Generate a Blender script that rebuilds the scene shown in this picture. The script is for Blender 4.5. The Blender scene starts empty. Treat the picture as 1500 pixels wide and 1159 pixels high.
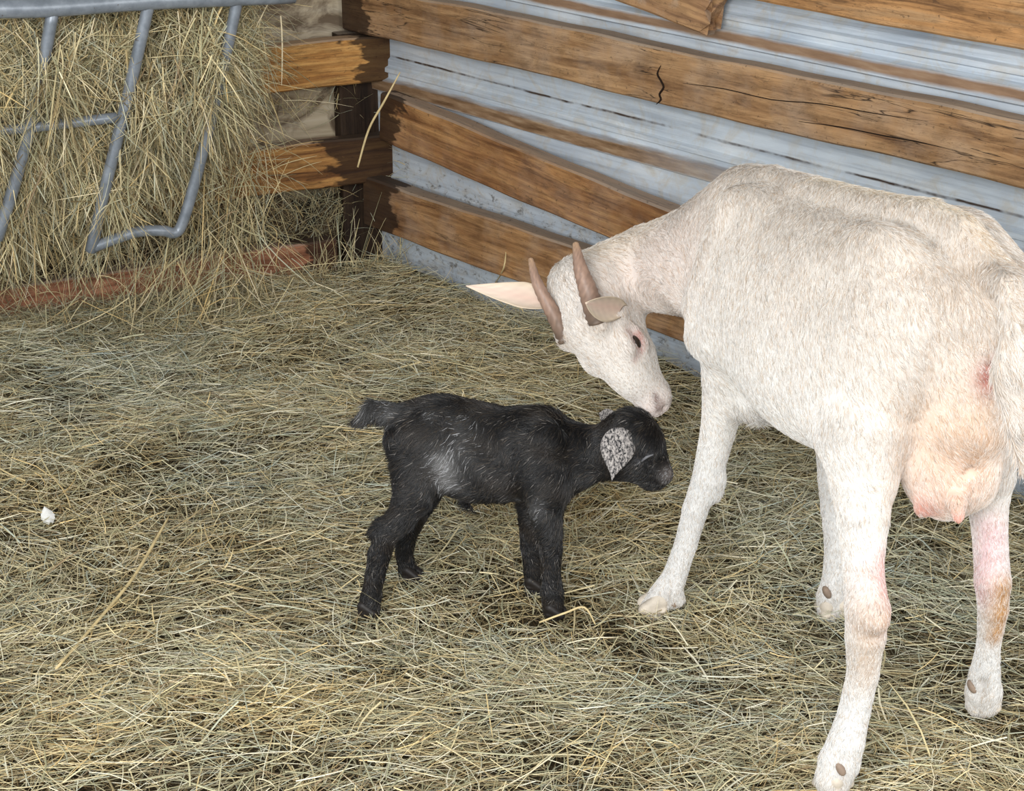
import bpy, math, random
import numpy as np
from mathutils import Vector

# ------------------------------------------------------------------ camera, world, light, exposure
FOC = 2800.0                      # focal length in pixels of the 1500 px wide frame
TH = math.radians(21.4)
CH = 1.4
scene = bpy.context.scene
col = scene.collection
cam_d = bpy.data.cameras.new('camera')
cam = bpy.data.objects.new('camera', cam_d)
col.objects.link(cam)
cam.location = (0, 0, CH)
cam.rotation_euler = (math.radians(90) - TH, 0, 0)
cam_d.sensor_fit = 'HORIZONTAL'
cam_d.sensor_width = 36.0
cam_d.lens = 36.0 * FOC / 1500.0
cam_d.clip_start = 0.05
scene.camera = cam

world = bpy.data.worlds.new('world')
scene.world = world
world.use_nodes = True
bgn = world.node_tree.nodes['Background']
bgn.inputs['Color'].default_value = (0.86, 0.93, 1.0, 1)
bgn.inputs['Strength'].default_value = 0.90

def area_light(name, loc, target, size, size_y, power, color):
    ld = bpy.data.lights.new(name, 'AREA')
    ld.shape = 'RECTANGLE'; ld.size = size; ld.size_y = size_y
    ld.energy = power; ld.color = color
    lo = bpy.data.objects.new(name, ld); col.objects.link(lo)
    lo.location = loc
    d = Vector(target) - Vector(loc)
    lo.rotation_euler = d.to_track_quat('-Z', 'Y').to_euler()
    return lo
# the open barn front behind and to the left of the photographer
area_light('barn_opening_daylight', (-0.9, -1.2, 2.0), (0.1, 3.0, 0.2), 2.6, 1.6, 165, (1.0, 0.99, 0.97))
area_light('side_doorway_daylight', (2.9, 0.3, 1.7), (0.4, 2.8, 0.3), 1.8, 1.6, 45, (1.0, 0.97, 0.93))

scene.view_settings.view_transform = 'Standard'
scene.view_settings.look = 'None'
scene.view_settings.exposure = 0.25
scene.view_settings.gamma = 1.0
scene.view_settings.use_curve_mapping = False

RNG = np.random.default_rng(7)
random.seed(7)

# ------------------------------------------------------------------ measuring helpers
f_ = np.array([0, math.cos(TH), -math.sin(TH)])
u_ = np.array([0, math.sin(TH), math.cos(TH)])
r_ = np.array([1.0, 0, 0])
C_ = np.array([0, 0, CH])
def ray(px, py): return f_ * FOC + (px - 750) * r_ - (py - 579.5) * u_
def at(px, py, y):
    d = ray(px, py); return C_ + d * (y / d[1])
def cs(x, y, z):
    "unit vector from right / up / towards-viewer components"
    v = x * r_ + y * u_ - z * f_
    return v / np.linalg.norm(v)
def nrm(v):
    v = np.asarray(v, float); return v / np.linalg.norm(v)

CORNER = np.array([-0.248, 4.433, 0])
dR = np.array([.644, -.765, 0]); nR = np.array([-.765, -.644, 0])    # right wall: along it, into the pen
dL = np.array([-.869, -.494, 0]); nL = np.array([.494, -.869, 0])    # left wall
def wr(s, z, o): return CORNER + dR * s + nR * o + np.array([0, 0, z])
def wl(s, z, o): return CORNER + dL * s + nL * o + np.array([0, 0, z])

# ------------------------------------------------------------------ object helpers
def tag(o, label=None, cat=None, group=None, kind=None):
    if label: o['label'] = label
    if cat: o['category'] = cat
    if group: o['group'] = group
    if kind: o['kind'] = kind
    return o
def link(name, data, parent=None):
    o = bpy.data.objects.new(name, data); col.objects.link(o)
    if parent is not None: o.parent = parent
    return o
def mesh_np(name, V, F, mat, parent=None, vcol=None, smooth=True, cname='Col'):
    "F: (n,4) or (n,3) array, or list of both"
    me = bpy.data.meshes.new(name)
    V = np.asarray(V, np.float32)
    Fs = F if isinstance(F, list) else [F]
    Fs = [np.asarray(a, np.int32) for a in Fs if len(a)]
    nl = sum(a.size for a in Fs); nf = sum(len(a) for a in Fs)
    me.vertices.add(len(V)); me.vertices.foreach_set('co', V.ravel())
    me.loops.add(nl); me.loops.foreach_set('vertex_index', np.concatenate([a.ravel() for a in Fs]))
    me.polygons.add(nf)
    tot = np.concatenate([np.full(len(a), a.shape[1], np.int32) for a in Fs])
    st = np.concatenate([[0], np.cumsum(tot)[:-1]]).astype(np.int32)
    me.polygons.foreach_set('loop_start', st)
    me.polygons.foreach_set('loop_total', tot)
    me.polygons.foreach_set('use_smooth', np.full(nf, smooth))
    if vcol is not None:
        ca = me.color_attributes.new(cname, 'FLOAT_COLOR', 'POINT')
        c4 = np.ones((len(V), 4), np.float32); c4[:, :3] = vcol
        ca.data.foreach_set('color', c4.ravel())
    me.update(calc_edges=True); me.validate()
    if mat: me.materials.append(mat)
    return link(name, me, parent)

# ------------------------------------------------------------------ node helpers
def new_mat(name, rough=0.7, spec=0.3):
    m = bpy.data.materials.new(name); m.use_nodes = True
    nt = m.node_tree; b = nt.nodes['Principled BSDF']
    b.inputs['Roughness'].default_value = rough
    b.inputs['Specular IOR Level'].default_value = spec
    return m, nt, b
def nd(nt, t, **kw):
    n = nt.nodes.new(t)
    for k, v in kw.items():
        if k in n.inputs: n.inputs[k].default_value = v
        else: setattr(n, k, v)
    return n
def ramp(nt, fac, stops, interp='LINEAR'):
    n = nt.nodes.new('ShaderNodeValToRGB'); n.color_ramp.interpolation = interp
    e = n.color_ramp.elements
    while len(e) < len(stops): e.new(0.5)
    for el, (p, c) in zip(e, stops):
        el.position = p; el.color = (*c, 1) if len(c) == 3 else c
    nt.links.new(fac, n.inputs['Fac']); return n.outputs['Color']
def mix(nt, fac, a, b, mode='MIX'):
    n = nt.nodes.new('ShaderNodeMix'); n.data_type = 'RGBA'; n.blend_type = mode
    for sock, v in ((n.inputs[0], fac), (n.inputs[6], a), (n.inputs[7], b)):
        if hasattr(v, 'links'): nt.links.new(v, sock)
        elif isinstance(v, (int, float)): sock.default_value = v
        else: sock.default_value = (*v, 1)
    return n.outputs[2]
def mth(nt, op, a, b=None):
    n = nt.nodes.new('ShaderNodeMath'); n.operation = op
    for s, v in ((n.inputs[0], a), (n.inputs[1], b)):
        if v is None: continue
        if hasattr(v, 'links'): nt.links.new(v, s)
        else: s.default_value = v
    return n.outputs[0]
def coords(nt, scale=(1, 1, 1), loc=(0, 0, 0)):
    tc = nt.nodes.new('ShaderNodeTexCoord'); mp = nt.nodes.new('ShaderNodeMapping')
    mp.inputs['Scale'].default_value = scale; mp.inputs['Location'].default_value = loc
    nt.links.new(tc.outputs['Object'], mp.inputs['Vector']); return mp.outputs['Vector']
def noise(nt, vec, scale, detail=4, rough=0.55, dist=0.0):
    n = nd(nt, 'ShaderNodeTexNoise', Scale=scale, Detail=detail, Roughness=rough, Distortion=dist)
    nt.links.new(vec, n.inputs['Vector']); return n.outputs['Fac']
def bump(nt, b, h, strength=0.3, dist=0.01):
    n = nd(nt, 'ShaderNodeBump', Strength=strength, Distance=dist)
    nt.links.new(h, n.inputs['Height']); nt.links.new(n.outputs['Normal'], b.inputs['Normal'])

# ------------------------------------------------------------------ materials
def wood_mat(name, light, mid, dark, seed, wet_from=None, wet_side=1, grey=0.0, crack=0.5):
    """sawn timber, grain along local X; a dark soaked end with an uneven edge where wet_from is set"""
    m, nt, b = new_mat(name, 0.72, 0.25)
    o = (seed * 3.7, seed * 1.3, seed * 2.1)
    v = coords(nt, (1, 1, 1), o)
    vg = coords(nt, (1.2, 14, 14), o)
    g = noise(nt, vg, 3.2, 8, 0.62, 0.9)
    base = ramp(nt, g, [(0.30, dark), (0.46, mid), (0.62, light), (0.8, mid)])
    # broad cathedral figure
    vw = coords(nt, (0.9, 5.5, 5.5), o)
    w = nd(nt, 'ShaderNodeTexWave', Scale=2.2, Distortion=9.0, Detail=3.0)
    w.inputs['Detail Scale'].default_value = 1.2
    w.wave_type = 'RINGS'; nt.links.new(vw, w.inputs['Vector'])
    fig = ramp(nt, w.outputs['Fac'], [(0.0, (0.62, 0.56, 0.5)), (0.35, (1, 1, 1)), (1, (1, 1, 1))])
    base = mix(nt, 0.35, base, fig, 'MULTIPLY')
    fg = noise(nt, coords(nt, (1.6, 45, 45), o), 3.0, 5, 0.65, 0.3)
    base = mix(nt, 0.6, base, ramp(nt, fg, [(0.36, (.55, .50, .46)), (0.5, (1, 1, 1)), (0.7, (1.12, 1.1, 1.08))]), 'MULTIPLY')
    # blotches
    bl = noise(nt, v, 5.5, 5, 0.6)
    base = mix(nt, ramp(nt, bl, [(0.42, (0, 0, 0)), (0.68, (.75, .75, .75))]), base, mix(nt, 0.5, base, dark), 'MIX')
    if grey: 
        gl = noise(nt, v, 9.0, 5, 0.6)
        base = mix(nt, ramp(nt, gl, [(0.45, (0, 0, 0)), (0.7, (grey, grey, grey))]), base, (0.42, 0.36, 0.30))
    # drying cracks
    vc = coords(nt, (1.3, 22, 22), o)
    ck = noise(nt, vc, 1.7, 5, 0.5, 0.6)
    line = mth(nt, 'ABSOLUTE', mth(nt, 'SUBTRACT', ck, 0.5))
    cm = ramp(nt, line, [(0.0, (crack,) * 3), (0.012, (0, 0, 0))])
    gate = ramp(nt, noise(nt, v, 3.0, 2), [(0.5, (0, 0, 0)), (0.56, (1, 1, 1))])
    cm = mix(nt, 1.0, cm, gate, 'MULTIPLY')
    base = mix(nt, cm, base, (0.02, 0.012, 0.008))
    # smudges, hair cracks, dust that settled on the upward faces
    sm = noise(nt, coords(nt, (1, 2.2, 2.2), o), 16, 8, 0.72, 0.4)
    base = mix(nt, 0.75, base, ramp(nt, sm, [(0.34, (.62, .60, .58)), (0.5, (1, 1, 1)), (0.66, (1.15, 1.12, 1.08))]), 'MULTIPLY')
    hc = noise(nt, coords(nt, (2.2, 40, 40), o), 1.6, 6, 0.6, 1.4)
    hl = mth(nt, 'ABSOLUTE', mth(nt, 'SUBTRACT', hc, 0.5))
    base = mix(nt, ramp(nt, hl, [(0.0, (.6,) * 3), (0.010, (0, 0, 0))]), base, (0.05, 0.03, 0.018))
    ge = nt.nodes.new('ShaderNodeNewGeometry'); sn = nt.nodes.new('ShaderNodeSeparateXYZ'); nt.links.new(ge.outputs['True Normal'], sn.inputs[0])
    base = mix(nt, ramp(nt, sn.outputs[2], [(0.45, (0, 0, 0)), (0.75, (.6,) * 3)]), base, (0.36, 0.30, 0.24))
    # small dirt specks
    sp = noise(nt, v, 90, 3, 0.6)
    base = mix(nt, ramp(nt, sp, [(0.64, (0, 0, 0)), (0.70, (.55,) * 3)]), base, (0.05, 0.03, 0.02))
    if wet_from is not None:
        tc = nt.nodes.new('ShaderNodeTexCoord'); sx = nt.nodes.new('ShaderNodeSeparateXYZ')
        nt.links.new(tc.outputs['Object'], sx.inputs[0])
        wob = noise(nt, coords(nt, (3, 9, 9), o), 2.5, 4, 0.6)
        xx = mth(nt, 'ADD', mth(nt, 'MULTIPLY', sx.outputs[0], float(wet_side)), mth(nt, 'MULTIPLY', mth(nt, 'SUBTRACT', wob, 0.5), 0.35))
        thr = wet_from * wet_side
        k = mth(nt, 'MULTIPLY', mth(nt, 'SUBTRACT', xx, thr), 55.0)
        k.node.use_clamp = True
        wetc = mix(nt, 0.86, base, (0.022, 0.011, 0.006))
        base = mix(nt, k, base, wetc)
    nt.links.new(base, b.inputs['Base Color'])
    hh = mth(nt, 'ADD', mth(nt, 'MULTIPLY', g, 1.0), mth(nt, 'MULTIPLY', line, 1.5))
    bump(nt, b, hh, 0.5, 0.004)
    return m

LT, MD, DK = (0.43, 0.262, 0.130), (0.33, 0.188, 0.088), (0.15, 0.075, 0.034)

def attr_mat(name, rough=0.6, spec=0.25, trans=0.0, cname='Col'):
    m, nt, b = new_mat(name, rough, spec)
    a = nd(nt, 'ShaderNodeAttribute', attribute_name=cname)
    nt.links.new(a.outputs['Color'], b.inputs['Base Color'])
    return m
M_hay = attr_mat('dried_grass', 0.55, 0.35)
M_skin = attr_mat('doe_hide', 0.75, 0.15)
M_kid = attr_mat('kid_hide', 0.7, 0.2)
M_fur = attr_mat('hair', 0.55, 0.3)
M_kidfur = attr_mat('black_hair', 0.42, 0.5)

def metal_wall_mat():
    m, nt, b = new_mat('weathered_white_siding', 0.42, 0.45)
    b.inputs['Metallic'].default_value = 0.15
    tc = nt.nodes.new('ShaderNodeTexCoord'); sx = nt.nodes.new('ShaderNodeSeparateXYZ')
    nt.links.new(tc.outputs['Object'], sx.inputs[0])
    X, Z = sx.outputs[0], sx.outputs[2]
    v = coords(nt)
    n1 = noise(nt, coords(nt, (1.5, 5, 5)), 3.0, 5, 0.6)
    base = ramp(nt, n1, [(0.3, (0.45, 0.51, 0.58)), (0.55, (0.58, 0.64, 0.70)), (0.75, (0.72, 0.75, 0.77))])
    # cobweb / dust film
    n2 = noise(nt, v, 14, 8, 0.7, 1.5)
    base = mix(nt, ramp(nt, n2, [(0.48, (0, 0, 0)), (0.70, (.6,) * 3)]), base, (0.52, 0.45, 0.34))
    st = noise(nt, coords(nt, (1.0, 30, 30)), 3.0, 6, 0.65)
    base = mix(nt, 0.8, base, ramp(nt, st, [(0.35, (.70, .72, .75)), (0.5, (1, 1, 1)), (0.65, (1.1, 1.1, 1.1))]), 'MULTIPLY')
    # dirt shelves (bands in height)
    def band(zc, hw, wob, soft):
        nz = noise(nt, coords(nt, (1.6, 8, 8), (zc * 9, 0, 0)), 4.0, 5, 0.65)
        zz = mth(nt, 'ADD', Z, mth(nt, 'MULTIPLY', mth(nt, 'SUBTRACT', nz, 0.5), wob))
        d = mth(nt, 'ABSOLUTE', mth(nt, 'SUBTRACT', zz, zc))
        k = mth(nt, 'MULTIPLY', mth(nt, 'SUBTRACT', hw, d), soft); k.node.use_clamp = True
        return k
    dcol = ramp(nt, noise(nt, coords(nt, (3, 20, 20)), 4, 5, 0.6), [(0.3, (0.14, 0.075, 0.035)), (0.55, (0.33, 0.21, 0.12)), (0.75, (0.50, 0.38, 0.25))])
    # the lower band fades out along the wall
    fade = nd(nt, 'ShaderNodeMapRange'); nt.links.new(X, fade.inputs[0])
    fade.inputs[1].default_value = -1.35; fade.inputs[2].default_value = -0.75; fade.inputs[3].default_value = 0.15; fade.inputs[4].default_value = 1.0
    k1 = mth(nt, 'MULTIPLY', band(0.434, 0.020, 0.02, 120), fade.outputs[0])
    base = mix(nt, k1, base, dcol)
    base = mix(nt, band(0.710, 0.013, 0.012, 150), base, mix(nt, 0.5, dcol, (0.33, 0.21, 0.14)))
    k3 = mth(nt, 'MULTIPLY', band(0.503, 0.0035, 0.008, 400), ramp(nt, noise(nt, coords(nt, (3, 3, 3)), 3.0, 4, .6), [(0.42, (.15,) * 3), (0.55, (1, 1, 1))]))
    base = mix(nt, k3, base, (0.05, 0.03, 0.02))
    # black mould specks, denser low down
    sp = noise(nt, coords(nt, (.6, 1, 1), (5, 2, 1)), 62, 7, 0.8, 0.3)
    low = nd(nt, 'ShaderNodeMapRange'); nt.links.new(Z, low.inputs[0])
    low.inputs[1].default_value = 0.33; low.inputs[2].default_value = 0.22; low.inputs[3].default_value = 0.0; low.inputs[4].default_value = 0.13
    sp2 = mth(nt, 'ADD', sp, low.outputs[0])
    base = mix(nt, ramp(nt, sp2, [(0.655, (0, 0, 0)), (0.74, (.75,) * 3)]), base, (0.10, 0.085, 0.07))
    nt.links.new(base, b.inputs['Base Color'])
    bump(nt, b, n2, 0.15, 0.003)
    return m

def pale_panel_mat():
    m, nt, b = new_mat('old_pale_board', 0.8, 0.2)
    g = noise(nt, coords(nt, (1.0, 10, 10)), 3.0, 6, 0.6, 0.5)
    base = ramp(nt, g, [(0.3, (0.30, 0.23, 0.145)), (0.55, (0.50, 0.42, 0.30)), (0.75, (0.60, 0.53, 0.41))])
    n2 = noise(nt, coords(nt, (1, 1, 1), (3, 1, 7)), 7, 6, 0.65, 1.2)
    base = mix(nt, ramp(nt, n2, [(0.5, (0, 0, 0)), (0.62, (.85,) * 3)]), base, (0.10, 0.065, 0.04))
    tc = nt.nodes.new('ShaderNodeTexCoord'); sx = nt.nodes.new('ShaderNodeSeparateXYZ'); nt.links.new(tc.outputs['Object'], sx.inputs[0])
    zz = mth(nt, 'ADD', mth(nt, 'ABSOLUTE', sx.outputs[2]), mth(nt, 'MULTIPLY', mth(nt, 'SUBTRACT', n2, 0.5), 0.12))
    # the sheet turns nearly black towards its foot, with an uneven edge
    sgn = mth(nt, 'GREATER_THAN', sx.outputs[2], 0.0)
    k = mth(nt, 'MULTIPLY', mth(nt, 'MULTIPLY', mth(nt, 'SUBTRACT', zz, 0.385), 20.0), 1.0); k.node.use_clamp = True
    k = mth(nt, 'MULTIPLY', k, sgn)
    base = mix(nt, k, base, ramp(nt, n2, [(0.45, (.012, .009, .006)), (0.62, (.09, .06, .035))]))
    nt.links.new(base, b.inputs['Base Color']); bump(nt, b, n2, 0.3, 0.004)
    return m

def galv_mat():
    m, nt, b = new_mat('grey_painted_tube', 0.38, 0.5)
    b.inputs['Metallic'].default_value = 0.25
    n = noise(nt, coords(nt), 30, 5, 0.65)
    c = ramp(nt, n, [(0.35, (0.18, 0.205, 0.235)), (0.6, (0.27, 0.30, 0.34)), (0.7, (0.32, 0.35, 0.385))])
    n2 = noise(nt, coords(nt, (1, 1, 1), (4, 4, 4)), 55, 4, 0.7)
    c = mix(nt, ramp(nt, n2, [(0.66, (0, 0, 0)), (0.7, (.7,) * 3)]), c, (0.12, 0.09, 0.07))
    nt.links.new(c, b.inputs['Base Color']); bump(nt, b, n, 0.15, 0.002)
    return m

def soil_mat():
    m, nt, b = new_mat('trampled_bedding_base', 0.95, 0.05)
    n = noise(nt, coords(nt), 60, 8, 0.7, 1.0)
    c = ramp(nt, n, [(0.3, (0.035, 0.026, 0.016)), (0.55, (0.10, 0.078, 0.045)), (0.75, (0.22, 0.18, 0.11))])
    nt.links.new(c, b.inputs['Base Color']); bump(nt, b, n, 0.9, 0.02)
    return m

def plain_mat(name, colr, rough=0.5, spec=0.4):
    m, nt, b = new_mat(name, rough, spec)
    n = noise(nt, coords(nt), 40, 5, 0.6)
    c = ramp(nt, n, [(0.3, tuple(x * 0.7 for x in colr)), (0.7, tuple(min(1, x * 1.15) for x in colr))])
    nt.links.new(c, b.inputs['Base Color'])
    return m

# ------------------------------------------------------------------ floor
def relief(x, y):
    a = 0.010 * np.sin(3.1 * x + 1.7 * y + 0.4) + 0.009 * np.sin(-4.3 * x + 5.1 * y + 2.0) + 0.006 * np.sin(9.1 * x + 7.7 * y) + 0.005 * np.sin(13.0 * x - 11.0 * y + 1)
    a += 0.035 * np.exp(-(((x + 0.30) / .35) ** 2 + ((y - 2.25) / .22) ** 2))
    a += 0.03 * np.exp(-(((x + 0.75) / .4) ** 2 + ((y - 3.3) / .4) ** 2))
    a -= 0.02 * np.exp(-(((x - 0.06) / .2) ** 2 + ((y - 2.6) / .15) ** 2))
    a -= 0.02 * np.exp(-(((x - 0.45) / .3) ** 2 + ((y - 2.3) / .3) ** 2))
    a += 0.02 * np.exp(-(((x + 1.15) / .3) ** 2 + ((y - 3.6) / .25) ** 2))
    return a - 0.018
gx, gy = np.meshgrid(np.linspace(-2.2, 2.2, 150), np.linspace(1.2, 5.4, 150), indexing='ij')
gz = relief(gx, gy)
V = np.stack([gx, gy, gz], -1).reshape(-1, 3)
ii = np.arange(150 * 150).reshape(150, 150)
F = np.stack([ii[:-1, :-1], ii[1:, :-1], ii[1:, 1:], ii[:-1, 1:]], -1).reshape(-1, 4)
tag(mesh_np('floor', V, F, soil_mat()), kind='structure')

# ------------------------------------------------------------------ walls
def box_mesh(name, L, H, T, mat, parent=None, nx=60, warp=0.0, seed=0, ragged=None, bev=0.004, taper=0.0):
    """board: x 0..L, z -H/2..H/2, y 0..T (front face is y=T); softly worn edges, slightly uneven"""
    rng = np.random.default_rng(seed)
    xs = np.linspace(0, L, nx)
    prof = [(-H/2 + bev, T), (-H/6, T), (H/6, T), (H/2 - bev, T), (H/2, T - bev), (H/2, T/2), (H/2, bev), (H/2 - bev, 0),
            (-H/2 + bev, 0), (-H/2, bev), (-H/2, T/2), (-H/2, T - bev)]
    P = len(prof)
    ph = rng.uniform(0, 6.28, 8)
    V = []
    for x in xs:
        w1 = warp * (math.sin(5.3 * x + ph[0]) * .5 + math.sin(13 * x + ph[1]) * .3 + math.sin(31 * x + ph[2]) * .2)
        w2 = warp * (math.sin(6.1 * x + ph[3]) * .5 + math.sin(15 * x + ph[4]) * .3 + math.sin(29 * x + ph[5]) * .2)
        for j, (z, y) in enumerate(prof):
            zz = z + (w1 if z > 0 else w2)
            xx = x
            if ragged and x > L - 0.05:
                xx = x + (x - (L - 0.05)) / 0.05 * rng.uniform(-ragged, ragged * 0.4)
            V.append((xx, y + 0.3 * warp * math.sin(8 * x + j), zz))
    V = np.array(V); n = len(xs)
    F = []
    for i in range(n - 1):
        for j in range(P):
            k = (j + 1) % P
            F.append((i * P + j, i * P + k, (i + 1) * P + k, (i + 1) * P + j))
    # end caps
    cv = [V[:P].mean(0), V[-P:].mean(0)]
    c0, c1 = len(V), len(V) + 1
    V = np.vstack([V, cv])
    T3 = [(c0, (j + 1) % P, j) for j in range(P)] + [(c1, (n - 1) * P + j, (n - 1) * P + (j + 1) % P) for j in range(P)]
    o = mesh_np(name, V, [np.array(F), np.array(T3)], mat, parent, smooth=False)
    return o
def fix_normals(o):
    import bmesh
    bm = bmesh.new(); bm.from_mesh(o.data); bmesh.ops.recalc_face_normals(bm, faces=bm.faces); bm.to_mesh(o.data); bm.free()
def set_frame(o, origin, X, Y):
    X = nrm(X); Y = np.asarray(Y, float); Y = nrm(Y - X * (Y @ X)); Z = np.cross(X, Y)
    from mathutils import Matrix
    M = Matrix([[X[0], Y[0], Z[0], origin[0]], [X[1], Y[1], Z[1], origin[1]], [X[2], Y[2], Z[2], origin[2]], [0, 0, 0, 1]])
    o.matrix_world = M
def board_r(label, s0, z0, s1, z1, H, off=0.025, T=0.045, mat=None, seed=0, group=None, **kw):
    a, b = wr(s0, z0, off), wr(s1, z1, off)
    o = box_mesh('wooden_board', float(np.linalg.norm(b - a)), H, T, mat, seed=seed, warp=kw.pop('warp', 0.003), **kw)
    fix_normals(o); set_frame(o, a, b - a, nR); 
    if (np.cross(nrm(b - a), nR))[2] < 0: pass
    return tag(o, label, 'board', group)
def board_l(label, s0, z0, s1, z1, H, off=0.045, T=0.045, mat=None, seed=0, **kw):
    # x runs from the far left end (s0) towards the corner (s1)
    a, b = wl(s0, z0, off), wl(s1, z1, off)
    o = box_mesh('wooden_board', float(np.linalg.norm(b - a)), H, T, mat, seed=seed, warp=kw.pop('warp', 0.003), **kw)
    fix_normals(o); set_frame(o, a, b - a, nL)
    return tag(o, label, 'board')

# barn roof out of view, added over the pen to block sky light
o = box_mesh('unseen_roof', 6.4, 5.2, 0.03, plain_mat('unseen_roof_sheet', (.30, .29, .27), .6, .3), bev=0.004, nx=8)
fix_normals(o); set_frame(o, (-3.2, 3.2, 2.42), (1, 0, 0), (0, 0, 1)); tag(o, kind='structure')

# ribbed metal siding of the right wall (profile along height, extruded along the wall)
def siding():
    prof = []   # (z, offset)
    def rib(zb):   # ledge and stepped rib starting at zb (lower edge)
        return [(zb - 0.024, 0.0), (zb - 0.018, 0.014), (zb + 0.010, 0.017), (zb + 0.016, 0.004), (zb + 0.026, 0.004), (zb + 0.030, 0.013),
                (zb + 0.040, 0.013), (zb + 0.044, 0.005), (zb + 0.058, 0.005), (zb + 0.064, 0.0)]
    z = -0.06
    prof.append((z, 0))
    for zb in (0.155, 0.437, 0.712, 0.99): prof += rib(zb)
    prof.append((1.25, 0))
    s = np.linspace(-0.20, 2.6, 2 + 40)
    P = len(prof)
    V = []
    for si in s:
        for zz, o in prof: V.append((-si, o + 0.0015 * math.sin(si * 9 + zz * 20), zz))
    n = len(s); F = []
    for i in range(n - 1):
        for j in range(P - 1):
            F.append((i * P + j, (i + 1) * P + j, (i + 1) * P + j + 1, i * P + j + 1))
    # back sheet so the siding has thickness
    b0 = len(V)
    for si in s:
        for zz, o in prof: V.append((-si, o - 0.003, zz))
    F2 = [(b0 + a, b0 + d, b0 + c, b0 + b_) for a, b_, c, d in F]
    o = mesh_np('wall_right', np.array(V), np.array(F + F2), metal_wall_mat(), smooth=False)
    fix_normals(o); set_frame(o, CORNER, -dR, nR)
    tag(o, kind='structure')
siding()

# pale sheet of the left wall
o = box_mesh('wall_left', 1.9, 1.32, 0.02, pale_panel_mat(), bev=0.002, warp=0.0)
fix_normals(o); set_frame(o, wl(1.83, 0.60, -0.172), -dL, nL); tag(o, kind='structure')

# corner post, nearly black all over
m_post = wood_mat('dark_post', (0.045, 0.026, 0.014), (0.026, 0.014, 0.008), (0.010, 0.006, 0.004), 11)
o = box_mesh('corner_post', 0.60, 0.170, 0.040, m_post, warp=0.002)
fix_normals(o); set_frame(o, wl(0.035, -0.045, -0.149), (0, 0, 1), nL)
tag(o, 'dark wooden post standing in the corner between the two walls', 'post')

# right wall boards
board_r('topmost brown board of the metal wall, running out of view at upper right', 0.80, 0.868, 2.5, 0.868, 0.142, mat=wood_mat('timber_top', LT, (0.47, 0.25, 0.10), DK, 1), seed=1)
board_r('long orange brown board with a knotty split, crossing the wall above the white goat', -0.150, 0.617, 2.5, 0.632, 0.110, mat=wood_mat('timber_long', LT, MD, DK, 2, wet_from=.10, wet_side=-1, grey=.3, crack=1.0), seed=2, nx=140)
board_r('tilted brown board sloping down behind the neck of the white goat', -0.01, 0.378, 1.20, 0.283, 0.114, mat=wood_mat('timber_tilted', (0.46, 0.25, 0.10), (0.31, 0.15, 0.06), (0.13, 0.055, 0.022), 3, wet_from=0.07, wet_side=-1, grey=.2), seed=3, nx=120)
board_r('lowest brown board of the metal wall, just above the bedding', -0.085, 0.158, 2.4, 0.150, 0.122, off=0.025, mat=wood_mat('timber_low', (0.44, 0.25, 0.11), (0.30, 0.155, 0.065), (0.13, 0.06, 0.025), 4, wet_from=0.13, wet_side=-1, grey=.3), seed=4, nx=140)
board_r('short board stub with a grey splintered end at the top of the metal wall', 0.45, 0.835, 1.045, 0.760, 0.075, off=0.03, T=0.05, mat=wood_mat('timber_stub', (0.50, 0.30, 0.14), (0.38, 0.22, 0.11), (0.17, 0.09, 0.05), 5, grey=.8), seed=5, ragged=0.03, nx=90)

# left wall boards (x runs towards the corner)
board_l('upper thick board of the left wall with an orange face and dark soaked end', 1.70, 0.515, -0.055, 0.496, 0.108, off=-0.105, mat=wood_mat('timber_left_upper', (0.66, 0.38, 0.13), (0.48, 0.24, 0.07), (0.18, 0.07, 0.02), 6, wet_from=1.60), seed=6, nx=120)
board_l('middle board of the left wall, stained dark, beside the hay rack', 1.70, 0.285, -0.015, 0.258, 0.112, off=-0.105, mat=wood_mat('timber_left_middle', (0.46, 0.245, 0.08), (0.27, 0.125, 0.04), (0.10, 0.04, 0.015), 7, wet_from=1.50), seed=7, nx=120)
board_l('reddish kick board at the foot of the left wall, half buried in hay', 1.70, 0.030, 0.165, 0.026, 0.108, off=-0.105, mat=wood_mat('timber_kick', (0.46, 0.22, 0.13), (0.34, 0.145, 0.08), (0.17, 0.07, 0.035), 8, wet_from=1.43), seed=8, nx=120)

# ------------------------------------------------------------------ hay strands
HAYC = np.array([[.62, .54, .33], [.50, .44, .26], [.42, .40, .25], [.36, .35, .22], [.56, .45, .24], [.70, .62, .44], [.30, .23, .12], [.44, .46, .36], [.26, .19, .11], [.66, .50, .24]])
def strands_mesh(P0, D, Lh, W, bend, colr, K=4, flat=0.5):
    """curved three-sided blades; P0 start (n,3), D unit dir, bend (n,3) offset at tip"""
    n = len(P0)
    up = np.array([0, 0, 1.0]) + RNG.normal(0, .35, (n, 3))
    A = np.cross(D, up); A /= np.linalg.norm(A, axis=1)[:, None] + 1e-9
    B = np.cross(A, D)
    t = np.linspace(0, 1, K)
    V = np.zeros((n, K, 3, 3), np.float32)
    for k, tk in enumerate(t):
        c = P0 + D * (Lh * tk)[:, None] + bend * (tk * tk)
        w = W * (1.0 if k == 0 else (0.35 if k == K - 1 else 1.0))
        V[:, k, 0] = c + A * (w * .5)[:, None] - B * (w * .18 * flat)[:, None]
        V[:, k, 1] = c + B * (w * .5 * flat)[:, None]
        V[:, k, 2] = c - A * (w * .5)[:, None] - B * (w * .18 * flat)[:, None]
    idx = np.arange(n * K * 3).reshape(n, K, 3)
    F = []
    for j in range(3):
        j2 = (j + 1) % 3
        F.append(np.stack([idx[:, :-1, j], idx[:, :-1, j2], idx[:, 1:, j2], idx[:, 1:, j]], -1).reshape(-1, 4))
    F = np.concatenate(F)
    colv = np.repeat(colr, K * 3, axis=0)
    return V.reshape(-1, 3), F, colv
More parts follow.
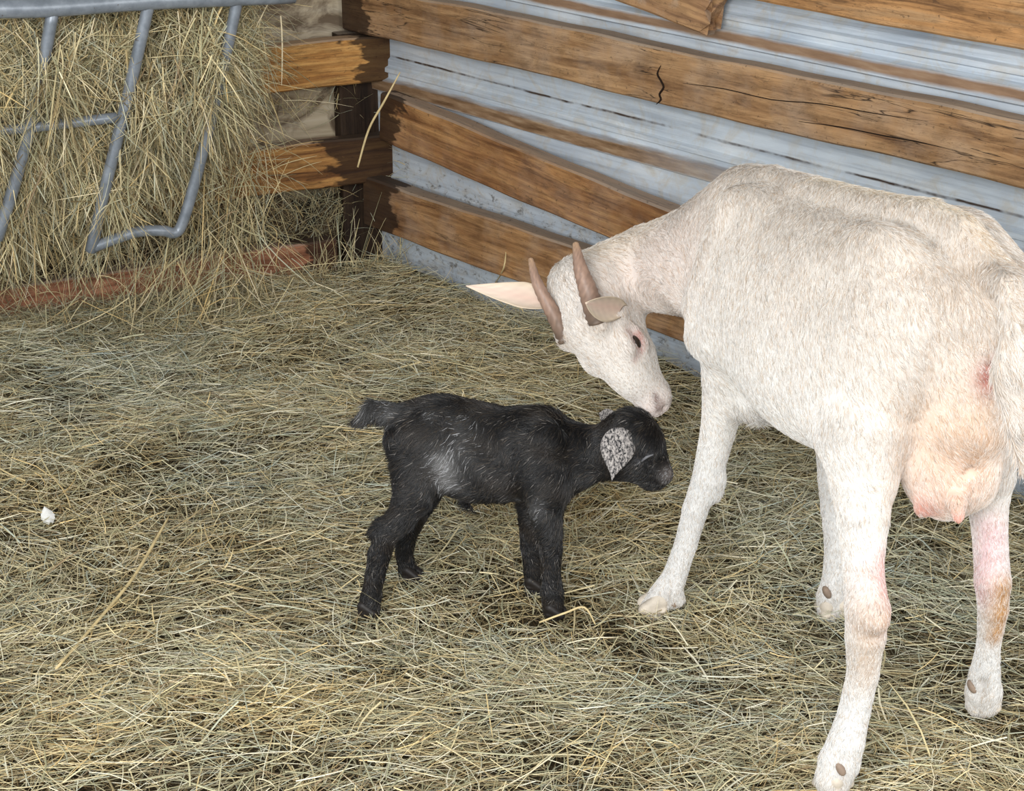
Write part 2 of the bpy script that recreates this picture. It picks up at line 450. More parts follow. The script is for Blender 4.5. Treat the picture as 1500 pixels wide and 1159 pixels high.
def pick_col(n, x=None, y=None, warm=None):
    ci = RNG.choice(len(HAYC), n, p=[.16, .15, .14, .12, .12, .07, .07, .09, .04, .04])
    c = HAYC[ci] * RNG.uniform(.72, 1.15, (n, 1))
    if warm is not None:
        c = c * (1 + np.outer(warm, [.10, .0, -.16]))
    return np.clip(c, 0, 1)

def floor_hay(n, name):
    x = RNG.uniform(-1.55, 1.55, n); y = RNG.uniform(1.75, 5.0, n)
    # keep inside the two walls
    q = np.stack([x, y, 0 * x], 1) - CORNER
    ok = ((q @ nR) > 0.03) & ((q @ nL) > -0.05)
    # patchy density
    pat = np.sin(7 * x + 2 * np.sin(5 * y)) * np.sin(6 * y + 2 * np.sin(4 * x + 1)) + .5 * np.sin(17 * x + 13 * y)
    ok &= RNG.uniform(0, 1, n) < np.clip(.85 + .35 * pat, .35, 1)
    x, y = x[ok], y[ok]; n = len(x)
    q = q[ok]
    base_az = 1.3 * np.sin(2.1 * x + 1.3 * y) + 1.1 * np.sin(3.7 * y - 2.9 * x + 1)
    az = np.where(RNG.uniform(0, 1, n) < .30, base_az + RNG.normal(0, .45, n), RNG.uniform(0, 6.283, n))
    el = RNG.normal(0.0, .13, n)
    stick = RNG.uniform(0, 1, n) < .045
    el = np.where(stick, RNG.uniform(.25, .8, n), el)
    L = RNG.uniform(.022, .10, n) * np.where(RNG.uniform(0, 1, n) < .10, 2.0, 1)
    L = np.where(stick, L * .6, L)
    lay = RNG.uniform(0, 1, n)
    D = np.stack([np.cos(az) * np.cos(el), np.sin(az) * np.cos(el), np.sin(el)], 1)
    zc = relief(x, y) + lay * .042
    P0 = np.stack([x, y, zc], 1) - D * (L * .5)[:, None]
    P0[:, 2] = np.where(stick, zc, P0[:, 2])
    # keep strands out of the walls
    for nn, mg in ((nR, .03), (nL, -.05)):
        for T in (P0, P0 + D * L[:, None]):
            dd = (T - CORNER) @ nn
            sh = np.clip(mg - dd, 0, None)
            P0 += nn * sh[:, None]
    side = np.stack([-np.sin(az), np.cos(az), 0 * az], 1)
    bend = side * (RNG.normal(0, .26, n) * L)[:, None]; bend[:, 2] += RNG.normal(-.02, .05, n) * L
    W = RNG.choice([.0008, .0012, .0017, .0025], n, p=[.30, .38, .25, .07])
    def spot(px, py, rx, ry):
        p = C_ + ray(px, py) * ((0 - CH) / ray(px, py)[2]); return np.exp(-(((x - p[0]) / rx) ** 2 + ((y - p[1]) / ry) ** 2))
    n1 = np.sin(5.1 * x + 2.3 * np.sin(3.1 * y)) * np.sin(4.7 * y + 1.9 * np.sin(4.3 * x))
    n2 = np.sin(15 * x + 3 * np.sin(9 * y)) * np.sin(13 * y + 2 * np.sin(11 * x))
    warm = .15 * n1 + .35 * n2 - .9 * (spot(120, 570, .22, .30) + spot(340, 700, .10, .14) + .7 * spot(1010, 1010, .14, .1) + .5 * spot(560, 500, .3, .2) + .8 * spot(1150, 760, .12, .2) + .8 * spot(1350, 900, .2, .2)) \
        + .8 * (spot(430, 500, .12, .16) + spot(860, 740, .12, .12) + spot(60, 1130, .15, .08) + .8 * spot(330, 1080, .15, .08) + .5 * spot(90, 760, .1, .12)) + .0
    warm = np.clip(warm, -1.1, 1.0)
    c = pick_col(n, warm=warm)
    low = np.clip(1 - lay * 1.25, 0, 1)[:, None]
    c = c * (1 - low) + (c * [.42, .34, .24]) * low  # deep strands browner and darker: shade of the gaps put into their colour
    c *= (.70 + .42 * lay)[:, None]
    pale = (RNG.uniform(0, 1, n) < (.16 * lay ** 2 - .06 * np.minimum(warm, 0)))
    c[pale] = c[pale] * .35 + np.array([.78, .75, .60]) * .65  # pale highlights painted into some strands, mostly upper ones
    c = np.clip(c * 1.1, 0, .92)
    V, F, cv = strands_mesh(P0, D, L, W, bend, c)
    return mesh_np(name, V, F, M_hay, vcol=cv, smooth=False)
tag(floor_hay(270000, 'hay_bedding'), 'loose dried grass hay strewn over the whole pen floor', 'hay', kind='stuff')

# ------------------------------------------------------------------ signed-distance modelling
class Sdf:
    def __init__(s, lo, hi, h):
        s.lo = np.array(lo, float); s.h = h
        s.n = np.ceil((np.array(hi) - s.lo) / h).astype(int) + 1
        s.D = np.full(s.n, 1.0, np.float32)
        s.ax = [s.lo[i] + h * np.arange(s.n[i]) for i in range(3)]
    def sub(s, lo, hi):
        a = np.clip(np.floor((np.array(lo) - s.lo) / s.h).astype(int), 0, s.n)
        b = np.clip(np.ceil((np.array(hi) - s.lo) / s.h).astype(int) + 1, 0, s.n)
        sl = tuple(slice(a[i], b[i]) for i in range(3))
        X = s.ax[0][sl[0]][:, None, None]; Y = s.ax[1][sl[1]][None, :, None]; Z = s.ax[2][sl[2]][None, None, :]
        return sl, X, Y, Z
    def put(s, sl, d, k, carve=False):
        a = s.D[sl]
        if carve:
            b = -d; hh = np.clip(k - np.abs(a - b), 0, None) / k
            s.D[sl] = np.maximum(a, b) + hh * hh * k * .25
        else:
            hh = np.clip(k - np.abs(a - d), 0, None) / k
            s.D[sl] = np.minimum(a, d) - hh * hh * k * .25
    def cone(s, a, b, ra, rb, S=None, k=0.02, carve=False):
        "elliptic tapered limb from a to b; ra, rb = radius or (along S, across S)"
        a = np.asarray(a, float); b = np.asarray(b, float)
        ra = (ra, ra) if np.isscalar(ra) else ra; rb = (rb, rb) if np.isscalar(rb) else rb
        L = np.linalg.norm(b - a)
        T = (b - a) / L if L > 1e-6 else np.array([0, 0, 1.0])
        S = np.array([1.0, 0, 0]) if S is None else np.asarray(S, float)
        S = S - T * (S @ T)
        S = nrm(S) if np.linalg.norm(S) > 1e-4 else nrm(np.cross(T, [0.3, 1, .2]))
        B = np.cross(T, S)
        R = max(*ra, *rb); m = R + max(1.4 * k, .03) + 2 * s.h
        sl, X, Y, Z = s.sub(np.minimum(a, b) - m, np.maximum(a, b) + m)
        if 0 in s.D[sl].shape: return
        dx, dy, dz = X - a[0], Y - a[1], Z - a[2]
        tt = dx * T[0] + dy * T[1] + dz * T[2]
        u = np.clip(tt / max(L, 1e-6), 0, 1)
        qt = tt - u * L
        qs = dx * S[0] + dy * S[1] + dz * S[2]
        qb = dx * B[0] + dy * B[1] + dz * B[2]
        r1 = ra[0] + (rb[0] - ra[0]) * u; r2 = ra[1] + (rb[1] - ra[1]) * u; r3 = np.sqrt(r1 * r2)
        k0 = np.sqrt((qs / r1) ** 2 + (qb / r2) ** 2 + (qt / r3) ** 2)
        k1 = np.sqrt((qs / r1 ** 2) ** 2 + (qb / r2 ** 2) ** 2 + (qt / r3 ** 2) ** 2) + 1e-9
        s.put(sl, (k0 * (k0 - 1) / k1).astype(np.float32), k, carve)
    def ell(s, c, r, X=(1, 0, 0), Y=(0, 1, 0), k=0.02, carve=False):
        c = np.asarray(c, float); X = nrm(X); Y = np.asarray(Y, float); Y = nrm(Y - X * (X @ Y)); Zv = np.cross(X, Y)
        m = max(r) + 1.4 * k + 2 * s.h
        sl, GX, GY, GZ = s.sub(c - m, c + m)
        if 0 in s.D[sl].shape: return
        dx, dy, dz = GX - c[0], GY - c[1], GZ - c[2]
        q = [dx * A[0] + dy * A[1] + dz * A[2] for A in (X, Y, Zv)]
        k0 = np.sqrt(sum((q[i] / r[i]) ** 2 for i in range(3)))
        k1 = np.sqrt(sum((q[i] / r[i] ** 2) ** 2 for i in range(3))) + 1e-9
        s.put(sl, (k0 * (k0 - 1) / k1).astype(np.float32), k, carve)
    def chain(s, pts, S=None, k=0.02, kin=0.003):
        main = s.D; s.D = np.full_like(main, 1.0)
        for (a, ra), (b, rb) in zip(pts[:-1], pts[1:]): s.cone(a, b, ra, rb, S, kin)
        part = s.D; s.D = main
        m = max(max(r if not np.isscalar(r) else (r, r)) for _, r in pts) + 1.4 * k + 2 * s.h
        P = np.array([p for p, _ in pts])
        sl = s.sub(P.min(0) - m, P.max(0) + m)[0]
        s.put(sl, part[sl], k)
    def surface(s, smooth=2):
        D = s.D; ins = D < 0
        cnt = np.zeros(np.array(D.shape) - 1, np.int8)
        for i in (0, 1):
            for j in (0, 1):
                for k in (0, 1):
                    cnt += ins[i:ins.shape[0] - 1 + i, j:ins.shape[1] - 1 + j, k:ins.shape[2] - 1 + k]
        I, J, K = np.nonzero((cnt > 0) & (cnt < 8))
        idm = np.full(cnt.shape, -1, np.int64); idm[I, J, K] = np.arange(len(I))
        acc = np.zeros((len(I), 3)); num = np.zeros(len(I))
        cor = [(i, j, k) for i in (0, 1) for j in (0, 1) for k in (0, 1)]
        for a in cor:
            for ax in range(3):
                if a[ax] == 1: continue
                b = list(a); b[ax] = 1
                da = D[I + a[0], J + a[1], K + a[2]].astype(float); db = D[I + b[0], J + b[1], K + b[2]].astype(float)
                mk = (da < 0) != (db < 0)
                t = np.where(mk, da / np.where(mk, da - db, 1), 0)
                p = np.stack([np.full(len(I), float(a[q])) for q in range(3)], 1); p[:, ax] += t
                acc += p * mk[:, None]; num += mk
        V = s.lo + (np.stack([I, J, K], 1) + acc / num[:, None]) * s.h
        F = []
        for ax in range(3):
            o1, o2 = [(1, 2), (2, 0), (0, 1)][ax]
            A = [slice(None)] * 3; Bs = [slice(None)] * 3
            A[ax] = slice(0, -1); Bs[ax] = slice(1, None)
            ia, ib = ins[tuple(A)], ins[tuple(Bs)]
            for flip in (False, True):
                e = (ia & ~ib) if not flip else (~ia & ib)
                p = np.array(np.nonzero(e))
                ok = (p[o1] > 0) & (p[o2] > 0) & (p[o1] < cnt.shape[o1]) & (p[o2] < cnt.shape[o2])
                p = p[:, ok]
                def cid(d1, d2):
                    q = p.copy(); q[o1] -= d1; q[o2] -= d2; return idm[q[0], q[1], q[2]]
                quad = np.stack([cid(1, 1), cid(0, 1), cid(0, 0), cid(1, 0)], 1)
                if flip: quad = quad[:, ::-1]
                F.append(quad)
        F = np.concatenate(F)
        F = F[(F >= 0).all(1)]
        for _ in range(smooth):
            S_ = np.zeros_like(V); N_ = np.zeros(len(V))
            for a in range(4):
                i0, i1 = F[:, a], F[:, (a + 1) % 4]
                for q in range(3): S_[:, q] += np.bincount(i0, V[i1, q], len(V)) + np.bincount(i1, V[i0, q], len(V))
                N_ += np.bincount(i0, minlength=len(V)) + np.bincount(i1, minlength=len(V))
            V = V * .4 + .6 * S_ / np.maximum(N_, 1)[:, None]
        return V, F

def blob(V, c, r):
    "gaussian weight of points V around c; r scalar or 3"
    return np.exp(-(((V - np.asarray(c)) / np.asarray(r)) ** 2).sum(1))
def seg_w(V, a, b, r):
    a = np.asarray(a); b = np.asarray(b); d = b - a
    t = np.clip(((V - a) @ d) / (d @ d), 0, 1)
    q = V - (a + t[:, None] * d)
    return np.exp(-(q ** 2).sum(1) / r ** 2)
def lerp(c, w, to): return c * (1 - w[:, None]) + np.asarray(to) * w[:, None]

def coat(name, V, F, vcol, n, flow, length, mat, parent, rad=0.0004, lift=0.3, jit=0.25, cjit=.12, clump=0.0, curl=0.15, extra=None, seed=1):
    rng = np.random.default_rng(seed)
    T = np.concatenate([F[:, [0, 1, 2]], F[:, [0, 2, 3]]])
    a, b, c = V[T[:, 0]], V[T[:, 1]], V[T[:, 2]]
    cr = np.cross(b - a, c - a); ar = np.linalg.norm(cr, axis=1)
    # smooth vertex normals
    VN = np.zeros_like(V)
    for k in range(3):
        for q in range(3): VN[:, q] += np.bincount(T[:, k], cr[:, q], len(V))
    VN /= np.linalg.norm(VN, axis=1)[:, None] + 1e-12
    ti = rng.choice(len(T), n, p=ar / ar.sum())
    r1 = np.sqrt(rng.uniform(0, 1, n)); r2 = rng.uniform(0, 1, n)
    w = np.stack([1 - r1, r1 * (1 - r2), r1 * r2], 1)
    P = (V[T[ti]] * w[:, :, None]).sum(1); N = (VN[T[ti]] * w[:, :, None]).sum(1); N /= np.linalg.norm(N, axis=1)[:, None] + 1e-9
    Cc = (vcol[T[ti]] * w[:, :, None]).sum(1)
    Fl = flow(P); L = length(P)
    keep = L > 0.0012
    P, N, Cc, Fl, L = P[keep], N[keep], Cc[keep], Fl[keep], L[keep]; n = len(P)
    Fl = Fl - N * (Fl * N).sum(1)[:, None]; Fl /= np.linalg.norm(Fl, axis=1)[:, None] + 1e-6
    # low-frequency tufting
    tuft = np.stack([np.sin(P @ np.array(k_) + ph) for k_, ph in (((90, 40, 60), 0), ((-50, 80, 70), 1), ((60, -70, 90), 2))], 1)
    Fd = Fl + tuft * curl + rng.normal(0, jit, (n, 3)); Fd -= N * (Fd * N).sum(1)[:, None]
    Fd /= np.linalg.norm(Fd, axis=1)[:, None] + 1e-6
    L = L * rng.uniform(.6, 1.25, n)
    K = 4
    pts = np.zeros((n, K, 3), np.float32)
    lf = lift * rng.uniform(.5, 1.5, n)
    for k in range(K):
        t = k / (K - 1)
        pts[:, k] = P - N * .0004 + (Fd * (L * t)[:, None]) + N * (np.maximum(L * lf, .0020) * (t - .45 * t * t))[:, None]
    rr = np.zeros((n, K), np.float32)
    for k, m in enumerate((1, .9, .65, .15)): rr[:, k] = rad * m
    if extra is not None: Cc = extra(P, Cc, rng)
    Cc = np.clip(Cc * (1 + rng.normal(0, cjit, (n, 1))), 0, 1)
    cd = bpy.data.hair_curves.new(name)
    cd.add_curves([K] * n)
    cd.points.foreach_set('position', pts.ravel())
    ra = cd.attributes.get('radius') or cd.attributes.new('radius', 'FLOAT', 'POINT')
    ra.data.foreach_set('value', rr.ravel())
    ca = cd.attributes.new('Col', 'FLOAT_COLOR', 'CURVE')
    c4 = np.ones((n, 4), np.float32); c4[:, :3] = Cc
    ca.data.foreach_set('color', c4.ravel())
    cd.materials.append(mat)
    return link(name, cd, parent)

def ear_mesh(name, root, tip, side, normal, width, mat, vc, parent, cup=0.35, shape='leaf', curl=0.0, thick=0.003, base_w=.35, peak=.42, expo=1.9):
    """leaf-shaped ear: root->tip axis, side = half-width direction, cupped towards normal, given a thickness"""
    root, tip = np.asarray(root), np.asarray(tip)
    ax = tip - root; L = np.linalg.norm(ax); T = ax / L
    S = np.asarray(side, float); S = nrm(S - T * (S @ T)); N = np.cross(T, S)
    if N @ np.asarray(normal) < 0: N = -N
    nu, nv = 34, 11
    V = []
    for layer in (0, 1):
        for i in range(nu):
            u = i / (nu - 1)
            wprof = (base_w + (1 - base_w) * math.sin(min(1, u / peak) * math.pi / 2)) * (1 - max(0, (u - peak) / (1 - peak)) ** expo) + 0.02
            if shape == 'drop':
                wprof = math.sqrt(max(0, 1 - (1 - u / peak) ** 2)) if u < peak else (.5 + .5 * math.cos(math.pi * ((u - peak) / (1 - peak)))) ** .85
                wprof += .015
            w = width * wprof
            for j in range(nv):
                vv = -1 + 2 * j / (nv - 1)
                ang = vv * cup * 3.0 * (1 - .55 * u)
                s_ = math.sin(ang) / (cup * 3.0 * (1 - .55 * u)) * w
                d_ = (1 - math.cos(ang)) / (cup * 3.0 * (1 - .55 * u)) * w
                p = root + T * (u * L) + S * s_ + N * (d_ + curl * L * u * u + layer * thick * (1 - .6 * abs(vv)))
                p = p + N * .0 
                V.append(p)
    V = np.array(V); F = []
    g = np.arange(2 * nu * nv).reshape(2, nu, nv)
    for l_ in (0, 1):
        q = np.stack([g[l_, :-1, :-1], g[l_, 1:, :-1], g[l_, 1:, 1:], g[l_, :-1, 1:]], -1).reshape(-1, 4)
        F.append(q if l_ else q[:, ::-1])
    ring = list(g[0, :, 0]) + list(g[0, -1, 1:]) + list(g[0, ::-1, -1][1:]) + list(g[0, 0, ::-1][1:-1])
    rg1 = [r + nu * nv for r in ring]
    m = len(ring)
    F.append(np.array([(ring[i], ring[(i + 1) % m], rg1[(i + 1) % m], rg1[i]) for i in range(m)]))
    F = np.concatenate(F)
    vcol = vc(V, np.tile(np.repeat(np.linspace(0, 1, nu), nv), 2), np.tile(np.linspace(-1, 1, nv), 2 * nu), np.repeat([0, 1], nu * nv))
    o = mesh_np(name, V, F, mat, parent, vcol=vcol)
    fix_normals(o)
    return o, V, F, vcol

def tube(name, pts, radii, mat, parent=None, seg=16, ridges=0.0, nr=0, sub=6, closed_caps=True):
    pts = np.array(pts, float); n = len(pts)
    # Catmull-Rom refinement
    P = []; R = []
    for i in range(n - 1):
        p0, p1, p2, p3 = pts[max(i - 1, 0)], pts[i], pts[i + 1], pts[min(i + 2, n - 1)]
        for k in range(sub):
            t = k / sub
            P.append(.5 * ((2 * p1) + (-p0 + p2) * t + (2 * p0 - 5 * p1 + 4 * p2 - p3) * t * t + (-p0 + 3 * p1 - 3 * p2 + p3) * t ** 3))
            R.append(radii[i] + (radii[i + 1] - radii[i]) * t)
    P.append(pts[-1]); R.append(radii[-1])
    P = np.array(P); R = np.array(R); m = len(P)
    T = np.gradient(P, axis=0); T /= np.linalg.norm(T, axis=1)[:, None]
    A = nrm(np.cross(T[0], [0.2, 0.3, 1]) + 1e-6)
    V = []
    for i in range(m):
        A = nrm(A - T[i] * (A @ T[i])); B = np.cross(T[i], A)
        rr = R[i] * (1 + ridges * math.sin(i / m * nr * 6.283))
        for j in range(seg):
            an = 6.2832 * j / seg
            V.append(P[i] + rr * (math.cos(an) * A + math.sin(an) * B))
    F = [(i * seg + j, i * seg + (j + 1) % seg, (i + 1) * seg + (j + 1) % seg, (i + 1) * seg + j) for i in range(m - 1) for j in range(seg)]
    V.append(P[0] - T[0] * R[0] * .3); V.append(P[-1] + T[-1] * R[-1] * .5)
    c0, c1 = len(V) - 2, len(V) - 1
    T3 = [(c0, (j + 1) % seg, j) for j in range(seg)] + [(c1, (m - 1) * seg + j, (m - 1) * seg + (j + 1) % seg) for j in range(seg)]
    return mesh_np(name, np.array(V), [np.array(F), np.array(T3)], mat, parent)

# ------------------------------------------------------------------ the white doe
O_ = np.array([0.455, 2.46, 0.0]); h_ = nrm([-0.447, 0.894, 0]); l_ = nrm([-0.894, -0.447, 0]); z_ = np.array([0, 0, 1.0])
def dl(x, y, z): return O_ + h_ * x + l_ * y + z_ * z

# head frame
HF = cs(.56, -.82, -.10); HL = cs(.66, .42, .62); HL = nrm(HL - HF * (HL @ HF)); HU = np.cross(HF, HL)
HC = at(860, 453, 2.745)
def hd(a, b, c, s=1.0): return HC + (HF * a + HL * b + HU * c) * s

def build_doe():
    g = Sdf((-0.04, 2.02, -0.02), (0.88, 2.98, 0.86), 0.004)
    # trunk: cross-sections along the body (x, zc, half width, half height)
    secs = [(.29, .530, .030, .065), (.26, .535, .058, .110), (.19, .540, .094, .155), (.10, .540, .126, .168), (0.0, .546, .140, .167),
            (-.09, .560, .138, .163), (-.165, .592, .112, .138), (-.225, .618, .082, .108), (-.275, .622, .052, .075)]
    g.chain([(dl(x, 0, zc), (w, hh)) for x, zc, w, hh in secs], S=l_, k=0.035)
    # spine and withers
    g.chain([(dl(.27, 0, .655), .022), (dl(.20, 0, .690), .024), (dl(.10, 0, .703), .018), (dl(-.06, 0, .722), .016), (dl(-.16, 0, .740), .016), (dl(-.225, 0, .735), .018), (dl(-.285, 0, .695), .020)], k=0.03)
    for sg in (1, -1):
        # shoulder blade, upper arm
        g.cone(dl(.160, sg * .055, .665), dl(.190, sg * .094, .480), (.022, .042), (.034, .046), S=l_, k=.035)
        g.cone(dl(.190, sg * .070, .675), dl(.222, sg * .105, .520), .012, .012, k=.03)
        # hook bone, loin shelf, pin bone, thigh
        g.ell(dl(-.155, sg * (.078 if sg > 0 else .062), .708), (.045, .022, .024), X=h_, Y=l_, k=.04)
        g.ell(dl(-.275, sg * .040, .655), (.026, .020, .026), X=h_, Y=l_, k=.04)
        g.cone(dl(-.200, sg * .078, .640), dl(-.170, sg * .112, .470), (.042, .078), (.040, .064), S=l_, k=.05)
        # flank hollow
        g.ell(dl(-.10, sg * .180, .668), (.060, .058, .040), X=h_, Y=l_, k=.05, carve=True)
    # belly bulge on the near side and far side
    g.ell(dl(-.03, 0.01, .50), (.18, .138, .115), X=h_, Y=l_, k=.05)
    # neck, turning to her left and down to the head
    nk = [(dl(.24, 0, .585), (.072, .118)), (at(1010, 385, 2.745), (.062, .082)), (at(950, 392, 2.800), (.054, .066)), (at(897, 408, 2.800), (.048, .058)), (hd(-.03, 0, -.02), (.045, .055))]
    g.chain(nk, S=np.cross(nk[2][0] - nk[0][0], u_), k=.035)
    # dewlap line / chest point
    g.ell(dl(.280, 0.0, .50), (.025, .040, .05), X=h_, Y=l_, k=.05)
    # ---- head
    g.ell(hd(.015, 0, .005), (.055, .050, .050), X=HF, Y=HL, k=.02)
    g.cone(hd(.03, 0, .008), hd(.105, 0, -.004), (.046, .046), (.034, .038), S=HL, k=.02)
    g.cone(hd(.105, 0, -.004), hd(.168, 0, -.010), (.033, .036), (.026, .026), S=HL, k=.015)
    g.ell(hd(.178, 0, -.012), (.020, .026, .026), X=HF, Y=HL, k=.012)
    g.cone(hd(.015, 0, -.068), hd(.10, 0, -.044), (.036, .038), (.026, .028), S=HL, k=.03)
    g.cone(hd(.06, 0, .016), hd(.13, 0, .006), (.024, .030), (.020, .026), S=HL, k=.02)
    g.cone(hd(.10, 0, -.038), hd(.165, 0, -.030), (.022, .02), (.018, .016), S=HL, k=.02)
    g.ell(hd(-.005, 0, -.042), (.048, .046, .052), X=HF, Y=HL, k=.03)
    for sg in (1, -1):
        g.ell(hd(.072, sg * .036, .022), (.022, .013, .011), X=HF, Y=HL, k=.016)     # brow
        g.ell(hd(.080, sg * .040, -.012), (.022, .010, .009), X=HF, Y=HL, k=.014)    # cheek bone
        g.ell(hd(.080, sg * .050, .000), (.014, .010, .008), X=HF, Y=HL, k=.006, carve=True)
        g.ell(hd(.020, sg * .032, .040), (.020, .018, .014), X=HF, Y=HL, k=.012)     # horn seat
        g.cone(hd(.188, sg * .014, -.002), hd(.196, sg * .020, .004), .0032, .004, k=.004, carve=True)
        g.cone(hd(.150, sg * .030, -.026), hd(.198, sg * .016, -.030), .0022, .0022, k=.005, carve=True)
    for sg in (1, -1):
        g.cone(hd(.068, sg * .0405, .009), hd(.092, sg * .038, .006), .0042, .0036, k=.005)
        g.cone(hd(.070, sg * .0430, -.009), hd(.092, sg * .0400, -.008), .0036, .0032, k=.005)
    # ---- legs (radius along image side, across)
    def leg(pts, k=.016): g.chain([(at(px, py, y), tuple(q * .93 for q in r) if not np.isscalar(r) else r) for px, py, y, r in pts], k=k)
    leg(k=.032, pts=[(1078, 480, 2.62, (.052, .055)), (1066, 545, 2.625, (.040, .044)), (1060, 585, 2.63, (.033, .037)), (1052, 630, 2.635, (.0275, .030)), (1036, 700, 2.64, (.0235, .026)), (1019, 745, 2.645, (.0205, .022)),
         (1005, 796, 2.65, (.0180, .019)), (988, 845, 2.655, (.0195, .020)), (972, 872, 2.655, (.0235, .020)), (957, 890, 2.655, (.021, .019))])
    leg([(1048, 700, 2.635, .016), (1044, 720, 2.640, .0165)], k=.01)
    leg([(982, 862, 2.655, .018), (990, 876, 2.655, .0145)], k=.01)
    leg([(1225, 560, 2.64, (.040, .055)), (1222, 640, 2.65, (.031, .036)), (1222, 700, 2.65, (.026, .028)), (1222, 745, 2.65, (.0215, .023)), (1224, 800, 2.645, (.0175, .018)),
         (1222, 845, 2.64, (.0185, .019)), (1217, 872, 2.638, (.0225, .020)), (1217, 892, 2.636, (.023, .019))])
    leg([(1262, 640, 2.245, (.060, .080)), (1264, 700, 2.225, (.046, .060)), (1264, 760, 2.195, (.0345, .046)), (1264, 830, 2.165, (.0270, .036)), (1269, 890, 2.145, (.0285, .034)), (1268, 930, 2.145, (.0270, .028)),
         (1264, 985, 2.150, (.0215, .022)), (1252, 1040, 2.155, (.0215, .021)), (1240, 1085, 2.155, (.0250, .024)), (1230, 1115, 2.155, (.0290, .025)), (1220, 1142, 2.15, (.0260, .022))])
    leg([(1281, 893, 2.125, .014), (1284, 908, 2.118, .0135)], k=.02)      # point of hock
    leg([(1440, 620, 2.34, (.050, .075)), (1446, 690, 2.33, (.038, .055)), (1448, 750, 2.32, (.0265, .034)), (1451, 800, 2.31, (.0240, .028)), (1454, 850, 2.30, (.0255, .028)), (1455, 890, 2.305, (.0215, .024)),
         (1448, 945, 2.32, (.0165, .018)), (1443, 985, 2.335, (.0215, .020)), (1441, 1012, 2.345, (.0270, .023)), (1440, 1030, 2.350, (.0265, .020))])
    for a_, b_ in (((977, 868, 2.628), (969, 902, 2.628)), ((1236, 1112, 2.122), (1238, 1158, 2.122)), ((1441, 1000, 2.315), (1443, 1040, 2.318)), ((1221, 868, 2.610), (1223, 905, 2.610))):
        g.cone(at(*a_), at(*b_), .0035, .0045, k=.010, carve=True)
    # ---- udder and teats
    g.ell(at(1398, 655, 2.265), (.058, .068, .090), X=r_, Y=(0, 1, 0), k=.05)
    g.ell(at(1383, 698, 2.255), (.044, .045, .052), X=r_, Y=(0, 1, 0), k=.03)
    g.ell(at(1428, 688, 2.250), (.032, .040, .052), X=r_, Y=(0, 1, 0), k=.008)
    g.cone(at(1428, 610, 2.19), at(1420, 690, 2.20), .004, .005, k=.014, carve=True)
    g.cone(at(1402, 735, 2.19), at(1404, 760, 2.185), .012, .007, k=.012)
    g.cone(at(1365, 728, 2.23), at(1350, 745, 2.23), .018, .009, k=.012)
    # escutcheon ridge and vulva
    g.cone(dl(-.300, 0, .64), dl(-.285, 0, .50), (.045, .03), (.05, .03), S=l_, k=.04)
    for sg in (1, -1): g.cone(at(1447 + sg * 7, 538, 2.165), at(1450 + sg * 4, 570, 2.168), .0105, .006, k=.006)
    g.cone(at(1449, 536, 2.150), at(1450, 566, 2.153), .003, .003, k=.005, carve=True)
    # tail hanging to the right
    g.chain([(dl(-.280, 0, .695), .022), (at(1478, 418, 2.135), (.016, .016)), (at(1492, 480, 2.09), (.018, .014)), (at(1494, 540, 2.075), (.033, .014)), (at(1510, 610, 2.07), (.030, .012)), (at(1527, 680, 2.085), (.026, .009)), (at(1535, 740, 2.09), (.010, .005))], S=r_, k=.014)
    # brisket tuft bulge
    g.ell(at(1110, 590, 2.60), (.024, .03, .020), X=r_, Y=(0, 1, 0), k=.04)
    V, F = g.surface(2)
    # colour of the hide
    n = len(V)
    loc = V - O_; lx, ly, lz = loc @ h_, loc @ l_, loc[:, 2]
    c = np.tile([.85, .825, .785], (n, 1))
    c = lerp(c, np.clip((lz - .46) / .24, 0, 1) * .60, [.74, .63, .52])        # creamier back
    nz = np.sin(V @ [31, 22, 40]) * np.sin(V @ [-17, 35, 26] + 1) * .5 + .5
    c = lerp(c, nz * .22 * np.clip((lz - .4) / .3, 0, 1), [.66, .57, .49])
    c = lerp(c, seg_w(V, at(1010, 380, 2.7), at(940, 400, 2.75), .09) * .45, [.80, .62, .54])   # pink neck skin
    c = lerp(c, seg_w(V, at(870, 370, 2.80), at(1000, 310, 2.80), .035) * .4, [.72, .58, .38])
    hw = np.exp(-(((V - hd(.07, 0, 0)) ** 2).sum(1)) / .1 ** 2)
    c = lerp(c, hw * .4, [.80, .68, .58])
    c = lerp(c, blob(V, hd(.19, 0, 0), .035) * .6, [.76, .56, .50])
    c = lerp(c, blob(V, hd(.080, .045, .000), .017) * .85, [.52, .27, .24])
    c = lerp(c, blob(V, hd(.020, .032, .045), .022) * .5, [.45, .33, .22])
    c = lerp(c, blob(V, hd(.020, -.032, .045), .022) * .5, [.45, .33, .22])
    c = lerp(c, blob(V, hd(.197, .012, -.028), .012) * .8, [.28, .22, .19])
    c = lerp(c, blob(V, at(1405, 650, 2.2), (.085, .14, .12)) * .75, [.86, .60, .40])
    c = lerp(c, blob(V, at(1400, 710, 2.2), (.06, .1, .06)) * .4, [.85, .56, .44])
    c = lerp(c, blob(V, at(1404, 760, 2.185), .014) * .9, [.78, .34, .26])
    c = lerp(c, blob(V, at(1350, 745, 2.22), .022) * .9, [.80, .40, .32])
    c = lerp(c, blob(V, at(1452, 553, 2.15), (.019, .04, .027)) * .98, [.50, .17, .14])
    c = lerp(c, seg_w(V, at(1425, 640, 2.18), at(1435, 700, 2.18), .018) * .4, [.62, .38, .22])
    # hind legs: pink skin and brown staining
    c = lerp(c, np.clip((.34 - lz) / .12, 0, 1) * .5, [.76, .765, .77])  # all lower legs: bluish shade and dimming put into the hide colour
    c = lerp(c, seg_w(V, at(1290, 830, 2.15), at(1292, 900, 2.13), .026) * .85, [.78, .45, .42])
